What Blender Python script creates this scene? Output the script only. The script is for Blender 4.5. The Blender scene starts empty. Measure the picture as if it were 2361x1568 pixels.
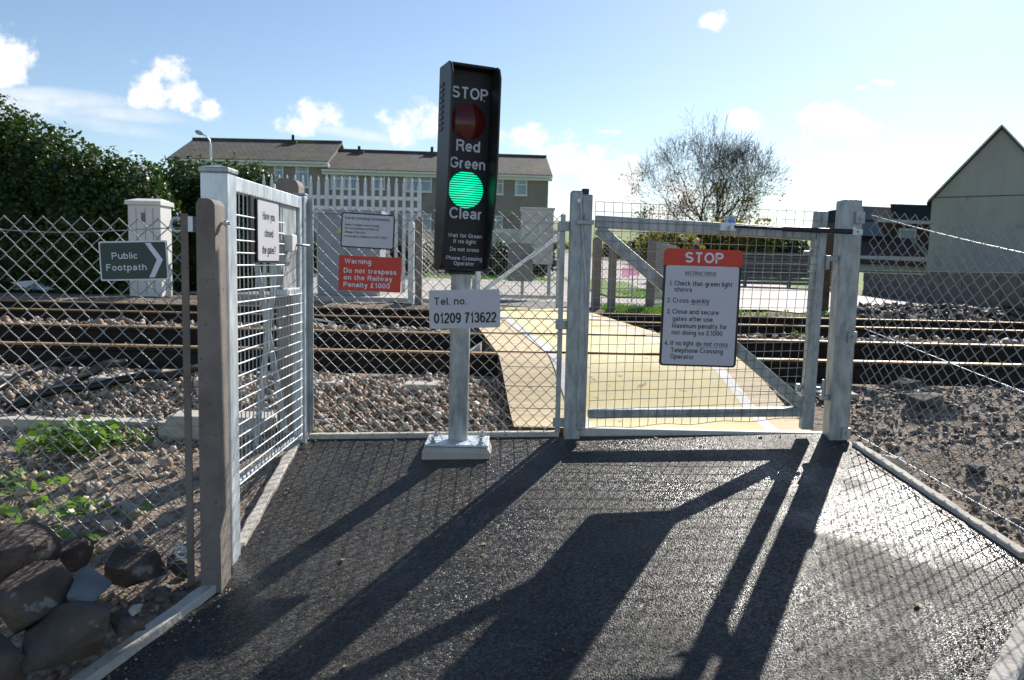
import bpy, math, random
import numpy as np
from mathutils import Vector, Matrix
rnd = random.Random(7)
rng = np.random.default_rng(7)
SC = bpy.context.scene
COL = SC.collection
R = math.radians

# ---------------------------------------------------------------- camera, sky, sun, exposure
FPX = 1800.0                      # focal length in pixels of a 2361 px wide picture
PITCH = math.atan((784 - 608) / FPX); ROLL = .022; ZC = .95
cam = bpy.data.cameras.new('camera'); camo = bpy.data.objects.new('camera', cam); COL.objects.link(camo)
cam.sensor_width = 36; cam.lens = 36 * FPX / 2361; cam.clip_start = .05; cam.clip_end = 9000
camo.matrix_world = Matrix.Translation((0, 0, ZC)) @ Matrix.Rotation(math.pi / 2 - PITCH, 4, 'X') @ Matrix.Rotation(ROLL, 4, 'Z')
cam.dof.use_dof = True; cam.dof.focus_distance = 4.3; cam.dof.aperture_fstop = 5.2
SC.camera = camo
SUN_AZ, SUN_EL = 29.5, 34.4       # azimuth to the right of +Y
SC.view_settings.view_transform = 'Standard'; SC.view_settings.look = 'None'
SC.view_settings.exposure = 0.5; SC.view_settings.gamma = 1
SC.cycles.use_denoising = True
SC.cycles.max_bounces = 8

def ray(px, py):
    u = (px - 1180.5) / FPX; v = (784 - py) / FPX
    u, v = u * math.cos(ROLL) - v * math.sin(ROLL), v * math.cos(ROLL) + u * math.sin(ROLL)
    return (u, math.cos(PITCH) + math.sin(PITCH) * v, -math.sin(PITCH) + math.cos(PITCH) * v)
def at(px, py, Y):
    a, b, c = ray(px, py); t = Y / b
    return Vector((a * t, Y, ZC + c * t))
SL, CX, Z0 = .195, .033, -.01      # ramp of the path
def pz(x, y): return Z0 + SL * (y - 4.2) + CX * x
def onpath(px, py):
    a, b, c = ray(px, py); t = (Z0 - SL * 4.2 - ZC) / (c - SL * b - CX * a)
    return Vector((a * t, b * t, ZC + c * t))

W = bpy.data.worlds.new('World'); SC.world = W; W.use_nodes = True
nt = W.node_tree; nt.nodes.clear()
def N(tree, typ, **kw):
    n = tree.nodes.new(typ)
    for k, v in kw.items(): setattr(n, k, v)
    return n
def M(tree, op, a, b=None, c=None, clamp=False):
    n = tree.nodes.new('ShaderNodeMath'); n.operation = op; n.use_clamp = clamp
    for i, v in enumerate((a, b, c)):
        if v is None: continue
        if isinstance(v, (int, float)): n.inputs[i].default_value = v
        else: tree.links.new(v, n.inputs[i])
    return n.outputs[0]
sky = N(nt, 'ShaderNodeTexSky', sky_type='NISHITA'); sky.sun_disc = False
sky.sun_elevation = R(SUN_EL); sky.sun_rotation = R(SUN_AZ); sky.air_density = 1.0; sky.dust_density = .32; sky.ozone_density = 2.2
bg = N(nt, 'ShaderNodeBackground'); bg.inputs[1].default_value = .096
nt.links.new(sky.outputs[0], bg.inputs[0])
tc = N(nt, 'ShaderNodeTexCoord'); sep = N(nt, 'ShaderNodeSeparateXYZ'); nt.links.new(tc.outputs['Generated'], sep.inputs[0])
ysafe = M(nt, 'MAXIMUM', sep.outputs[1], .02)
U = M(nt, 'DIVIDE', sep.outputs[0], ysafe); V = M(nt, 'DIVIDE', sep.outputs[2], ysafe)
cmb = N(nt, 'ShaderNodeCombineXYZ'); nt.links.new(U, cmb.inputs[0]); nt.links.new(V, cmb.inputs[1])
def wnoise(scale, detail, rough, sx=1, sy=1):
    mp = N(nt, 'ShaderNodeMapping'); mp.inputs['Scale'].default_value = (sx, sy, 1); nt.links.new(cmb.outputs[0], mp.inputs[0])
    n = N(nt, 'ShaderNodeTexNoise'); n.inputs['Scale'].default_value = scale; n.inputs['Detail'].default_value = detail
    n.inputs['Roughness'].default_value = rough; nt.links.new(mp.outputs[0], n.inputs['Vector'])
    return n.outputs['Fac']
n1 = wnoise(16, 9, .62); n2 = wnoise(6, 7, .6, .35, 1.6)
def sstep(x, lo, hi):
    m = N(nt, 'ShaderNodeMapRange', interpolation_type='SMOOTHSTEP'); nt.links.new(x, m.inputs[0])
    m.inputs[1].default_value = lo; m.inputs[2].default_value = hi
    return m.outputs[0]
def ellipse(px, py, rx, ry, rot=0.0):
    a, b, c = ray(px, py); u0, v0 = a / b, c / b
    du = M(nt, 'SUBTRACT', U, u0); dv = M(nt, 'SUBTRACT', V, v0); cr, sr = math.cos(rot), math.sin(rot)
    p = M(nt, 'ADD', M(nt, 'MULTIPLY', du, cr), M(nt, 'MULTIPLY', dv, sr)); q = M(nt, 'SUBTRACT', M(nt, 'MULTIPLY', dv, cr), M(nt, 'MULTIPLY', du, sr))
    p = M(nt, 'DIVIDE', p, rx / FPX); q = M(nt, 'DIVIDE', q, ry / FPX)
    d = M(nt, 'ADD', M(nt, 'MULTIPLY', p, p), M(nt, 'MULTIPLY', q, q))
    return M(nt, 'SUBTRACT', 1.0, d)
def field(lst):
    f = None
    for e in lst:
        x = ellipse(*e); f = x if f is None else M(nt, 'MAXIMUM', f, x)
    return M(nt, 'MAXIMUM', f, -3.0)
puffy = field([(25, 110, 80, 66), (20, 165, 50, 40), (365, 190, 85, 72), (420, 225, 70, 48), (480, 250, 42, 28), (345, 225, 80, 40),
               (735, 268, 72, 36), (690, 290, 80, 24), (960, 285, 85, 52), (930, 305, 60, 40), (1225, 320, 95, 34), (1270, 345, 70, 26),
               (1650, 48, 38, 24), (1712, 270, 56, 28), (1935, 272, 105, 42), (1900, 290, 100, 36), (1860, 285, 55, 42),
               (1390, 430, 200, 92), (1240, 390, 110, 60), (1560, 470, 130, 70), (1985, 203, 26, 8), (1400, 304, 36, 7), (2040, 190, 30, 10)])
wispy = field([(130, 232, 230, 26, -.06), (270, 262, 190, 22, -.06), (240, 290, 210, 22, -.14), (800, 305, 150, 14, -.12), (60, 250, 160, 40, -.1)])
n3 = wnoise(38, 8, .65)
m1 = sstep(M(nt, 'ADD', puffy, M(nt, 'ADD', M(nt, 'MULTIPLY', M(nt, 'SUBTRACT', n1, .5), 5.2), M(nt, 'MULTIPLY', M(nt, 'SUBTRACT', n3, .5), 2.6))), -.05, 1.35)
m2 = M(nt, 'MULTIPLY', sstep(M(nt, 'ADD', wispy, M(nt, 'MULTIPLY', M(nt, 'SUBTRACT', n2, .44), 5.5)), -.2, 2.2), .8)
mask = M(nt, 'MULTIPLY', M(nt, 'MAXIMUM', m1, m2), sstep(sep.outputs[1], .05, .25))
cb = N(nt, 'ShaderNodeBackground'); cb.inputs[0].default_value = (1, .985, .965, 1)
nt.links.new(M(nt, 'ADD', .34, M(nt, 'ADD', M(nt, 'MULTIPLY', n1, .55), M(nt, 'MULTIPLY', n3, .45))), cb.inputs[1])
mx = N(nt, 'ShaderNodeMixShader'); nt.links.new(mask, mx.inputs[0]); nt.links.new(bg.outputs[0], mx.inputs[1]); nt.links.new(cb.outputs[0], mx.inputs[2])
wo = N(nt, 'ShaderNodeOutputWorld'); nt.links.new(mx.outputs[0], wo.inputs[0])

sun = bpy.data.lights.new('sun', 'SUN'); sun.energy = 5.0; sun.angle = R(.53); sun.color = (1, .94, .85)
suno = bpy.data.objects.new('sun', sun); COL.objects.link(suno)
sd = Vector((math.sin(R(SUN_AZ)) * math.cos(R(SUN_EL)), math.cos(R(SUN_AZ)) * math.cos(R(SUN_EL)), math.sin(R(SUN_EL))))
suno.rotation_euler = (-sd).to_track_quat('-Z', 'Y').to_euler()

# ---------------------------------------------------------------- materials
def mat(name, c1, c2=None, scale=8.0, rough=.6, metal=0.0, bump=0.0, bscale=None, detail=5, stretch=(1, 1, 1), spec=.5, rough2=None, contrast=(.35, .65), coord='Object', trans=0.0, bdist=.01):
    m = bpy.data.materials.new(name); m.use_nodes = True; t = m.node_tree
    b = t.nodes['Principled BSDF']; b.inputs['Roughness'].default_value = rough; b.inputs['Metallic'].default_value = metal
    b.inputs['Specular IOR Level'].default_value = spec
    b.inputs['Base Color'].default_value = (*c1, 1)
    tcn = N(t, 'ShaderNodeTexCoord'); mp = N(t, 'ShaderNodeMapping'); mp.inputs['Scale'].default_value = stretch
    t.links.new(tcn.outputs[coord], mp.inputs[0])
    if c2 is not None:
        n = N(t, 'ShaderNodeTexNoise'); n.inputs['Scale'].default_value = scale; n.inputs['Detail'].default_value = detail; n.inputs['Roughness'].default_value = .6
        t.links.new(mp.outputs[0], n.inputs['Vector'])
        r = N(t, 'ShaderNodeValToRGB'); r.color_ramp.elements[0].position = contrast[0]; r.color_ramp.elements[1].position = contrast[1]
        r.color_ramp.elements[0].color = (*c1, 1); r.color_ramp.elements[1].color = (*c2, 1)
        t.links.new(n.outputs['Fac'], r.inputs[0]); t.links.new(r.outputs[0], b.inputs['Base Color'])
        if rough2 is not None:
            mr = N(t, 'ShaderNodeMapRange'); mr.inputs[3].default_value = rough; mr.inputs[4].default_value = rough2
            mr.inputs[1].default_value = contrast[0]; mr.inputs[2].default_value = contrast[1]
            t.links.new(n.outputs['Fac'], mr.inputs[0]); t.links.new(mr.outputs[0], b.inputs['Roughness'])
    if bump:
        n = N(t, 'ShaderNodeTexNoise'); n.inputs['Scale'].default_value = bscale or scale * 4; n.inputs['Detail'].default_value = 6
        t.links.new(mp.outputs[0], n.inputs['Vector'])
        bm = N(t, 'ShaderNodeBump'); bm.inputs['Strength'].default_value = bump; bm.inputs['Distance'].default_value = bdist
        t.links.new(n.outputs['Fac'], bm.inputs['Height']); t.links.new(bm.outputs[0], b.inputs['Normal'])
    if trans:
        out = t.nodes['Material Output']; tr = N(t, 'ShaderNodeBsdfTranslucent'); ms = N(t, 'ShaderNodeMixShader'); ms.inputs[0].default_value = trans
        src = b.inputs['Base Color'].links[0].from_socket if b.inputs['Base Color'].links else None
        if src: t.links.new(src, tr.inputs[0])
        else: tr.inputs[0].default_value = (*c1, 1)
        t.links.new(b.outputs[0], ms.inputs[1]); t.links.new(tr.outputs[0], ms.inputs[2]); t.links.new(ms.outputs[0], out.inputs[0])
    return m
def grey(v): return (v, v, v)
MT = {}
MT['galv'] = mat('galvanised_steel', (.24, .275, .29), (.50, .54, .55), 22, .42, .5, .15, 60, rough2=.58, stretch=(1, 1, .35), bdist=.002)
MT['galv_bright'] = mat('new_galvanised_steel', (.50, .56, .60), (.76, .82, .86), 26, .35, .45, .06, 70, rough2=.48, stretch=(1, 1, .3), bdist=.002)
MT['wire'] = mat('galvanised_wire', (.27, .275, .27), (.42, .42, .40), 30, .42, .7)
MT['wire_bright'] = mat('bright_welded_wire', (.70, .76, .80), (.82, .86, .88), 30, .4, .3)
MT['concrete'] = mat('pitted_concrete', (.175, .15, .13), (.27, .235, .205), 5, .9, 0, .5, 90, bdist=.004)
MT['concrete_light'] = mat('pale_concrete', (.40, .37, .32), (.52, .49, .43), 6, .85, 0, .4, 80, bdist=.004)
MT['kerb'] = mat('concrete_edging', (.42, .39, .34), (.60, .56, .49), 9, .85, 0, .6, 60, bdist=.006)
MT['black_plastic'] = mat('black_moulded_plastic', (.011, .012, .013), (.018, .019, .021), 12, .42, 0, .05, 200)
MT['face_black'] = mat('matt_black_panel', (.009, .01, .012), (.013, .014, .017), 10, .5)
MT['white'] = mat('white_sign_sheet', (.58, .58, .64), (.63, .63, .68), 3, .4)
MT['letter_white'] = mat('white_lettering', (.72, .76, .82), (.78, .82, .87), 30, .5)
MT['ink'] = mat('black_lettering', (.012, .012, .014), (.02, .02, .022), 30, .5)
MT['red'] = mat('red_sign_sheet', (.60, .035, .015), (.66, .045, .02), 3, .35)
MT['green_sign'] = mat('dark_green_sign_sheet', (.012, .045, .042), (.018, .06, .054), 6, .4)
MT['border_black'] = mat('black_sign_border', (.012, .012, .013), (.02, .02, .022), 10, .4)
MT['rail_side'] = mat('rusty_rail_steel', (.012, .009, .007), (.03, .02, .013), 9, .85, .1, .3, 60)
MT['rail_top'] = mat('rubbed_rail_head', (.33, .19, .07), (.46, .29, .12), 12, .55, .2, stretch=(.1, 3, 1))
MT['timber_bare'] = mat('pale_deck_timber', (.56, .42, .24), (.74, .60, .38), 3, .8, 0, .5, 18, stretch=(.6, 14, 1), bdist=.006)
MT['deck_yellow'] = mat('yellow_grit_surface', (.68, .56, .27), (.83, .72, .43), 2.0, .85, 0, .5, 260, bdist=.004)
MT['white_paint'] = mat('worn_white_paint', (.50, .49, .46), (.62, .61, .58), 7, .7, 0, .2, 60)
MT['timber_dark'] = mat('dark_timber_side', (.05, .035, .022), (.09, .06, .035), 5, .85, 0, .4, 40)
MT['cable'] = mat('black_ribbed_conduit', (.008, .008, .008), (.018, .017, .016), 12, .35)
MT['rock'] = mat('brown_rock', (.062, .045, .035), (.125, .095, .076), 6, .9, 0, .9, 45, bdist=.012)
MT['rock_blue'] = mat('blue_grey_slate', (.11, .125, .135), (.19, .205, .215), 7, .8, 0, .6, 24, bdist=.015)
MT['soil'] = mat('stony_soil', (.14, .10, .07), (.38, .31, .24), 26, .95, 0, .9, 70, contrast=(.38, .62), bdist=.025, detail=8)
MT['grass'] = mat('meadow_grass', (.075, .15, .012), (.15, .24, .022), .6, .9, 0, .5, 12, coord='Object', bdist=.05)
MT['hill_grass'] = mat('distant_pasture', (.16, .22, .06), (.26, .27, .11), .012, .95, coord='Object', detail=4)
MT['road'] = mat('sunbleached_road', (.30, .27, .245), (.44, .40, .36), 1.2, .75, 0, .4, 120, bdist=.006)
MT['apron'] = mat('grey_tarmac', (.10, .10, .10), (.16, .16, .155), 2, .75, 0, .4, 120, bdist=.006)
MT['leaf'] = mat('ivy_leaf', (.022, .055, .006), (.065, .115, .014), 2.2, .42, 0, 0, trans=.32)
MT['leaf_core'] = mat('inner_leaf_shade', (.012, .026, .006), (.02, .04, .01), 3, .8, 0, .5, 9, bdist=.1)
MT['weed'] = mat('bright_weed_leaf', (.10, .22, .02), (.20, .34, .05), 9, .4, 0, 0, trans=.45)
MT['tree_leaf'] = mat('yellowing_leaf', (.10, .11, .02), (.22, .20, .035), 1.5, .6, 0, 0, trans=.35)
MT['bush_leaf'] = mat('garden_bush_leaf', (.13, .16, .02), (.36, .28, .04), .8, .6, 0, 0, trans=.6)
MT['bark'] = mat('grey_bark', (.06, .05, .035), (.11, .09, .065), 5, .9, 0, .5, 20)
MT['render'] = mat('pebbledash', (.235, .205, .185), (.295, .26, .235), 1.6, .9, 0, .4, 30)
MT['render_grey'] = mat('grey_render_wall', (.31, .305, .295), (.38, .375, .36), .8, .9, 0, .4, 14, stretch=(1, 1, .35))
MT['trim_white'] = mat('white_painted_trim', (.68, .68, .66), (.76, .76, .74), 3, .6)
MT['pane'] = mat('window_glass', (.10, .17, .24), (.20, .30, .40), .5, .12, 0, 0, spec=.8)
MT['curtain'] = mat('net_curtain', (.38, .44, .50), (.52, .58, .63), 6, .9)
MT['cab_white'] = mat('off_white_cabinet', (.66, .65, .62), (.72, .71, .68), 4, .55)
MT['cab_grey'] = mat('grey_steel_cabinet', (.29, .32, .36), (.33, .36, .40), 4, .5)
MT['pale_steel'] = mat('pale_galvanised_pales', (.50, .53, .55), (.62, .65, .66), 6, .45, .4)
MT['grey_plate'] = mat('grey_sign_back', (.16, .17, .18), (.2, .21, .22), 4, .5)
MT['cream_box'] = mat('cream_cabinet', (.46, .46, .42), (.52, .52, .47), 3, .6)
MT['block'] = mat('dark_blockwork', (.055, .057, .056), (.105, .105, .10), 3, .9, 0, .5, 25)
MT['slat'] = mat('weathered_fence_board', (.10, .10, .10), (.17, .165, .155), 2, .75, 0, .3, 20, stretch=(.4, 1, 8))
MT['brick_tile'] = mat('dark_brown_tile', (.055, .036, .032), (.085, .055, .05), 3, .8)
MT['slate'] = mat('dark_slate', (.022, .024, .024), (.04, .043, .043), 4, .9, spec=.2)
MT['solar'] = mat('blue_grey_glazing', (.13, .15, .175), (.18, .20, .225), 1, .4)
MT['pink'] = mat('pink_notice_paper', (.85, .55, .68), (.9, .7, .78), 8, .6, trans=.5)
MT['red_dark'] = mat('red_paint', (.45, .05, .04), (.5, .07, .05), 6, .5)
MT['yellow'] = mat('yellow_label', (.65, .5, .03), (.7, .55, .05), 8, .6)
MT['skin'] = mat('skin', (.5, .3, .22), (.55, .34, .26), 10, .6)
MT['hair'] = mat('light_brown_hair', (.40, .25, .09), (.58, .40, .19), 60, .55)
MT['cloth'] = mat('dark_jacket', (.03, .03, .04), (.05, .05, .065), 30, .9)
MT['leaf_dead'] = mat('fallen_leaf', (.34, .22, .08), (.45, .36, .15), 30, .7, trans=.2)
MT['blue_label'] = mat('blue_white_label', (.08, .25, .6), (.7, .75, .8), 60, .5, contrast=(.48, .52))
MT['rubbish'] = mat('pale_plastic_bag', (.55, .58, .62), (.68, .7, .74), 12, .5)

def add_spots(m, scale, thr, col):
    t = m.node_tree; b = t.nodes['Principled BSDF']; src = b.inputs['Base Color'].links[0].from_socket; tcn = N(t, 'ShaderNodeTexCoord')
    v = N(t, 'ShaderNodeTexNoise'); v.inputs['Scale'].default_value = scale; v.inputs['Detail'].default_value = 3; t.links.new(tcn.outputs['Object'], v.inputs['Vector'])
    mr = N(t, 'ShaderNodeMapRange'); mr.inputs[1].default_value = thr; mr.inputs[2].default_value = thr + .05; t.links.new(v.outputs['Fac'], mr.inputs[0])
    x = N(t, 'ShaderNodeMix', data_type='RGBA'); t.links.new(mr.outputs[0], x.inputs[0]); t.links.new(src, x.inputs[6]); x.inputs[7].default_value = (*col, 1); t.links.new(x.outputs[2], b.inputs['Base Color'])
add_spots(MT['concrete'], 62, .66, (.05, .042, .036)); add_spots(MT['kerb'], 40, .66, (.2, .18, .15)); add_spots(MT['deck_yellow'], 9, .66, (.42, .33, .18)); add_spots(MT['timber_bare'], 11, .68, (.2, .14, .08)); add_spots(MT['white_paint'], 24, .6, (.5, .47, .4))
add_spots(MT['render_grey'], 1.3, .62, (.28, .275, .265)); add_spots(MT['rock'], 14, .64, (.26, .23, .2)); add_spots(MT['galv'], 7, .70, (.33, .27, .2))
def roof_mat(name, c1, c2, moss, rows):
    m = mat(name, c1, c2, 1.3, .85); t = m.node_tree; b = t.nodes['Principled BSDF']
    tcn = N(t, 'ShaderNodeTexCoord'); w = N(t, 'ShaderNodeTexWave', wave_type='BANDS', bands_direction='Z', wave_profile='SAW'); w.inputs['Scale'].default_value = rows
    w.inputs['Distortion'].default_value = .15
    t.links.new(tcn.outputs['Object'], w.inputs[0])
    bm = N(t, 'ShaderNodeBump'); bm.inputs['Strength'].default_value = .9; bm.inputs['Distance'].default_value = .06
    br = N(t, 'ShaderNodeTexBrick'); br.inputs['Scale'].default_value = 1; br.inputs['Brick Width'].default_value = .33; br.inputs['Row Height'].default_value = .34
    br.inputs['Color1'].default_value = (1, 1, 1, 1); br.inputs['Color2'].default_value = (.72, .72, .72, 1); br.inputs['Mortar'].default_value = (.45, .45, .45, 1); br.inputs['Mortar Size'].default_value = .03
    t.links.new(tcn.outputs['UV'], br.inputs[0])
    src = b.inputs['Base Color'].links[0].from_socket
    mxn = N(t, 'ShaderNodeMix', data_type='RGBA', blend_type='MULTIPLY'); mxn.inputs[0].default_value = 1
    t.links.new(src, mxn.inputs[6]); t.links.new(br.outputs['Color'], mxn.inputs[7])
    n = N(t, 'ShaderNodeTexNoise'); n.inputs['Scale'].default_value = .5; n.inputs['Detail'].default_value = 8; t.links.new(tcn.outputs['Object'], n.inputs[0])
    r = N(t, 'ShaderNodeValToRGB'); r.color_ramp.elements[0].position = .56; r.color_ramp.elements[1].position = .7
    t.links.new(n.outputs['Fac'], r.inputs[0])
    m2 = N(t, 'ShaderNodeMix', data_type='RGBA'); t.links.new(r.outputs[0], m2.inputs[0]); t.links.new(mxn.outputs[2], m2.inputs[6]); m2.inputs[7].default_value = (*moss, 1)
    t.links.new(m2.outputs[2], b.inputs['Base Color'])
    t.links.new(br.outputs['Fac'], bm.inputs['Height']); bm.invert = True; t.links.new(bm.outputs[0], b.inputs['Normal'])
    return m
MT['roof'] = roof_mat('brown_roof_tiles', (.125, .11, .092), (.18, .16, .135), (.15, .14, .06), 1)
MT['roof_grey'] = roof_mat('grey_roof_tiles', (.22, .20, .18), (.28, .26, .23), (.22, .21, .16), 1)

def asphalt():
    glare_pos = onpath(2050, 1190)
    m = bpy.data.materials.new('fresh_black_asphalt'); m.use_nodes = True; t = m.node_tree; b = t.nodes['Principled BSDF']
    tcn = N(t, 'ShaderNodeTexCoord')
    def tex(kind, scale, **kw):
        n = N(t, kind, **kw); n.inputs['Scale'].default_value = scale; t.links.new(tcn.outputs['Object'], n.inputs['Vector']); return n
    v = tex('ShaderNodeTexVoronoi', 125); v2 = tex('ShaderNodeTexVoronoi', 210); n = tex('ShaderNodeTexNoise', 2.6); n.inputs['Detail'].default_value = 6; n4 = tex('ShaderNodeTexNoise', 38); n4.inputs['Detail'].default_value = 3
    hs = N(t, 'ShaderNodeSeparateColor'); t.links.new(v.outputs['Color'], hs.inputs[0])
    r = N(t, 'ShaderNodeValToRGB'); r.color_ramp.elements[0].color = (.026, .025, .024, 1); r.color_ramp.elements[1].color = (.10, .096, .09, 1); r.color_ramp.elements[0].position = .15
    e = r.color_ramp.elements.new(.90); e.color = (.066, .064, .059, 1)
    t.links.new(hs.outputs[0], r.inputs[0])
    nw = tex('ShaderNodeTexNoise', 1.7); nw.inputs['Detail'].default_value = 9; nw.inputs['Roughness'].default_value = .7
    wr = N(t, 'ShaderNodeMapRange'); wr.inputs[1].default_value = .4; wr.inputs[2].default_value = .72; wr.inputs[3].default_value = 0; wr.inputs[4].default_value = .45; t.links.new(nw.outputs['Fac'], wr.inputs[0])
    wm = N(t, 'ShaderNodeMix', data_type='RGBA'); t.links.new(wr.outputs[0], wm.inputs[0]); t.links.new(r.outputs[0], wm.inputs[6]); wm.inputs[7].default_value = (.10, .094, .086, 1)
    t.links.new(wm.outputs[2], b.inputs['Base Color'])
    mr = N(t, 'ShaderNodeMapRange'); mr.inputs[1].default_value = .38; mr.inputs[2].default_value = .62; mr.inputs[3].default_value = .24; mr.inputs[4].default_value = .54
    t.links.new(n.outputs['Fac'], mr.inputs[0]); b.inputs['Specular IOR Level'].default_value = .17
    # sun glare strengthened by hand: smoother, more specular spot near the right kerb
    ds = N(t, 'ShaderNodeVectorMath', operation='DISTANCE'); t.links.new(tcn.outputs['Object'], ds.inputs[0]); ds.inputs[1].default_value = glare_pos
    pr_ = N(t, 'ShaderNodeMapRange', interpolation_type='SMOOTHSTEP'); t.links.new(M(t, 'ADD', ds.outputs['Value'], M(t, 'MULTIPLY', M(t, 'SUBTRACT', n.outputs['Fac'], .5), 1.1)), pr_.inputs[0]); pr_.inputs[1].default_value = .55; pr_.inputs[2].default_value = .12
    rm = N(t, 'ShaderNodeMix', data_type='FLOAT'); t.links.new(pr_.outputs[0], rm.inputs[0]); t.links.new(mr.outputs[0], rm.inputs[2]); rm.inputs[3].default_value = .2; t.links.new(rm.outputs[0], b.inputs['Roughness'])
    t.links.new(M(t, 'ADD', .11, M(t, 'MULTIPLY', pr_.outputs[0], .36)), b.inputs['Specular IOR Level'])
    # every chipping has its own tilt, so some flash in the sun and others stay black
    geo = N(t, 'ShaderNodeNewGeometry'); sub = N(t, 'ShaderNodeVectorMath', operation='SUBTRACT'); t.links.new(v.outputs['Color'], sub.inputs[0]); sub.inputs[1].default_value = (.5, .5, .5)
    sc = N(t, 'ShaderNodeVectorMath', operation='SCALE'); t.links.new(sub.outputs[0], sc.inputs[0]); sc.inputs[3].default_value = .32
    h1 = M(t, 'ADD', M(t, 'MULTIPLY', v.outputs['Distance'], -.8), M(t, 'MULTIPLY', v2.outputs['Distance'], -.3)); h3 = M(t, 'ADD', h1, M(t, 'MULTIPLY', n4.outputs['Fac'], .8))
    bm = N(t, 'ShaderNodeBump'); bm.inputs['Strength'].default_value = .7; bm.inputs['Distance'].default_value = .004; t.links.new(h3, bm.inputs['Height'])
    ad = N(t, 'ShaderNodeVectorMath', operation='ADD'); t.links.new(bm.outputs[0], ad.inputs[0]); t.links.new(sc.outputs[0], ad.inputs[1])
    nm = N(t, 'ShaderNodeVectorMath', operation='NORMALIZE'); t.links.new(ad.outputs[0], nm.inputs[0]); t.links.new(nm.outputs[0], b.inputs['Normal'])
    return m
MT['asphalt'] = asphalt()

def stone_mat():
    m = bpy.data.materials.new('crushed_ballast_stone'); m.use_nodes = True; t = m.node_tree; b = t.nodes['Principled BSDF']
    a = N(t, 'ShaderNodeAttribute'); a.attribute_name = 'stone'; n = N(t, 'ShaderNodeTexNoise'); n.inputs['Scale'].default_value = 70; n.inputs['Detail'].default_value = 4
    tcn = N(t, 'ShaderNodeTexCoord'); t.links.new(tcn.outputs['Object'], n.inputs['Vector'])
    mxn = N(t, 'ShaderNodeMix', data_type='RGBA', blend_type='MULTIPLY'); mxn.inputs[0].default_value = .6
    t.links.new(a.outputs['Color'], mxn.inputs[6]); t.links.new(n.outputs['Color'], mxn.inputs[7])
    hs = N(t, 'ShaderNodeBrightContrast'); hs.inputs[1].default_value = .04; hs.inputs[2].default_value = .1; t.links.new(mxn.outputs[2], hs.inputs[0])
    t.links.new(hs.outputs[0], b.inputs['Base Color']); b.inputs['Roughness'].default_value = .7
    return m
MT['stone'] = stone_mat()

def lens_mat():
    m = bpy.data.materials.new('lit_green_lens'); m.use_nodes = True; t = m.node_tree; b = t.nodes['Principled BSDF']
    b.inputs['Base Color'].default_value = (0, .12, .07, 1); b.inputs['Roughness'].default_value = .3
    tcn = N(t, 'ShaderNodeTexCoord'); s = N(t, 'ShaderNodeSeparateXYZ'); t.links.new(tcn.outputs['Object'], s.inputs[0])
    w = M(t, 'SINE', M(t, 'MULTIPLY', s.outputs[2], 2 * math.pi / .0112))
    bright = M(t, 'ADD', .58, M(t, 'MULTIPLY', w, .85), clamp=True)
    rr = M(t, 'SQRT', M(t, 'ADD', M(t, 'MULTIPLY', s.outputs[0], s.outputs[0]), M(t, 'MULTIPLY', s.outputs[2], s.outputs[2])))
    cen = M(t, 'SUBTRACT', 1.25, M(t, 'MULTIPLY', rr, 4.5))
    b.inputs['Emission Color'].default_value = (0.0, .82, .40, 1)
    t.links.new(M(t, 'MULTIPLY', M(t, 'MULTIPLY', bright, cen), 1.15), b.inputs['Emission Strength'])
    return m
MT['lens_green'] = lens_mat()
MT['lens_red'] = mat('unlit_red_lens', (.10, .008, .008), (.13, .012, .010), 20, .12)

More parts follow.
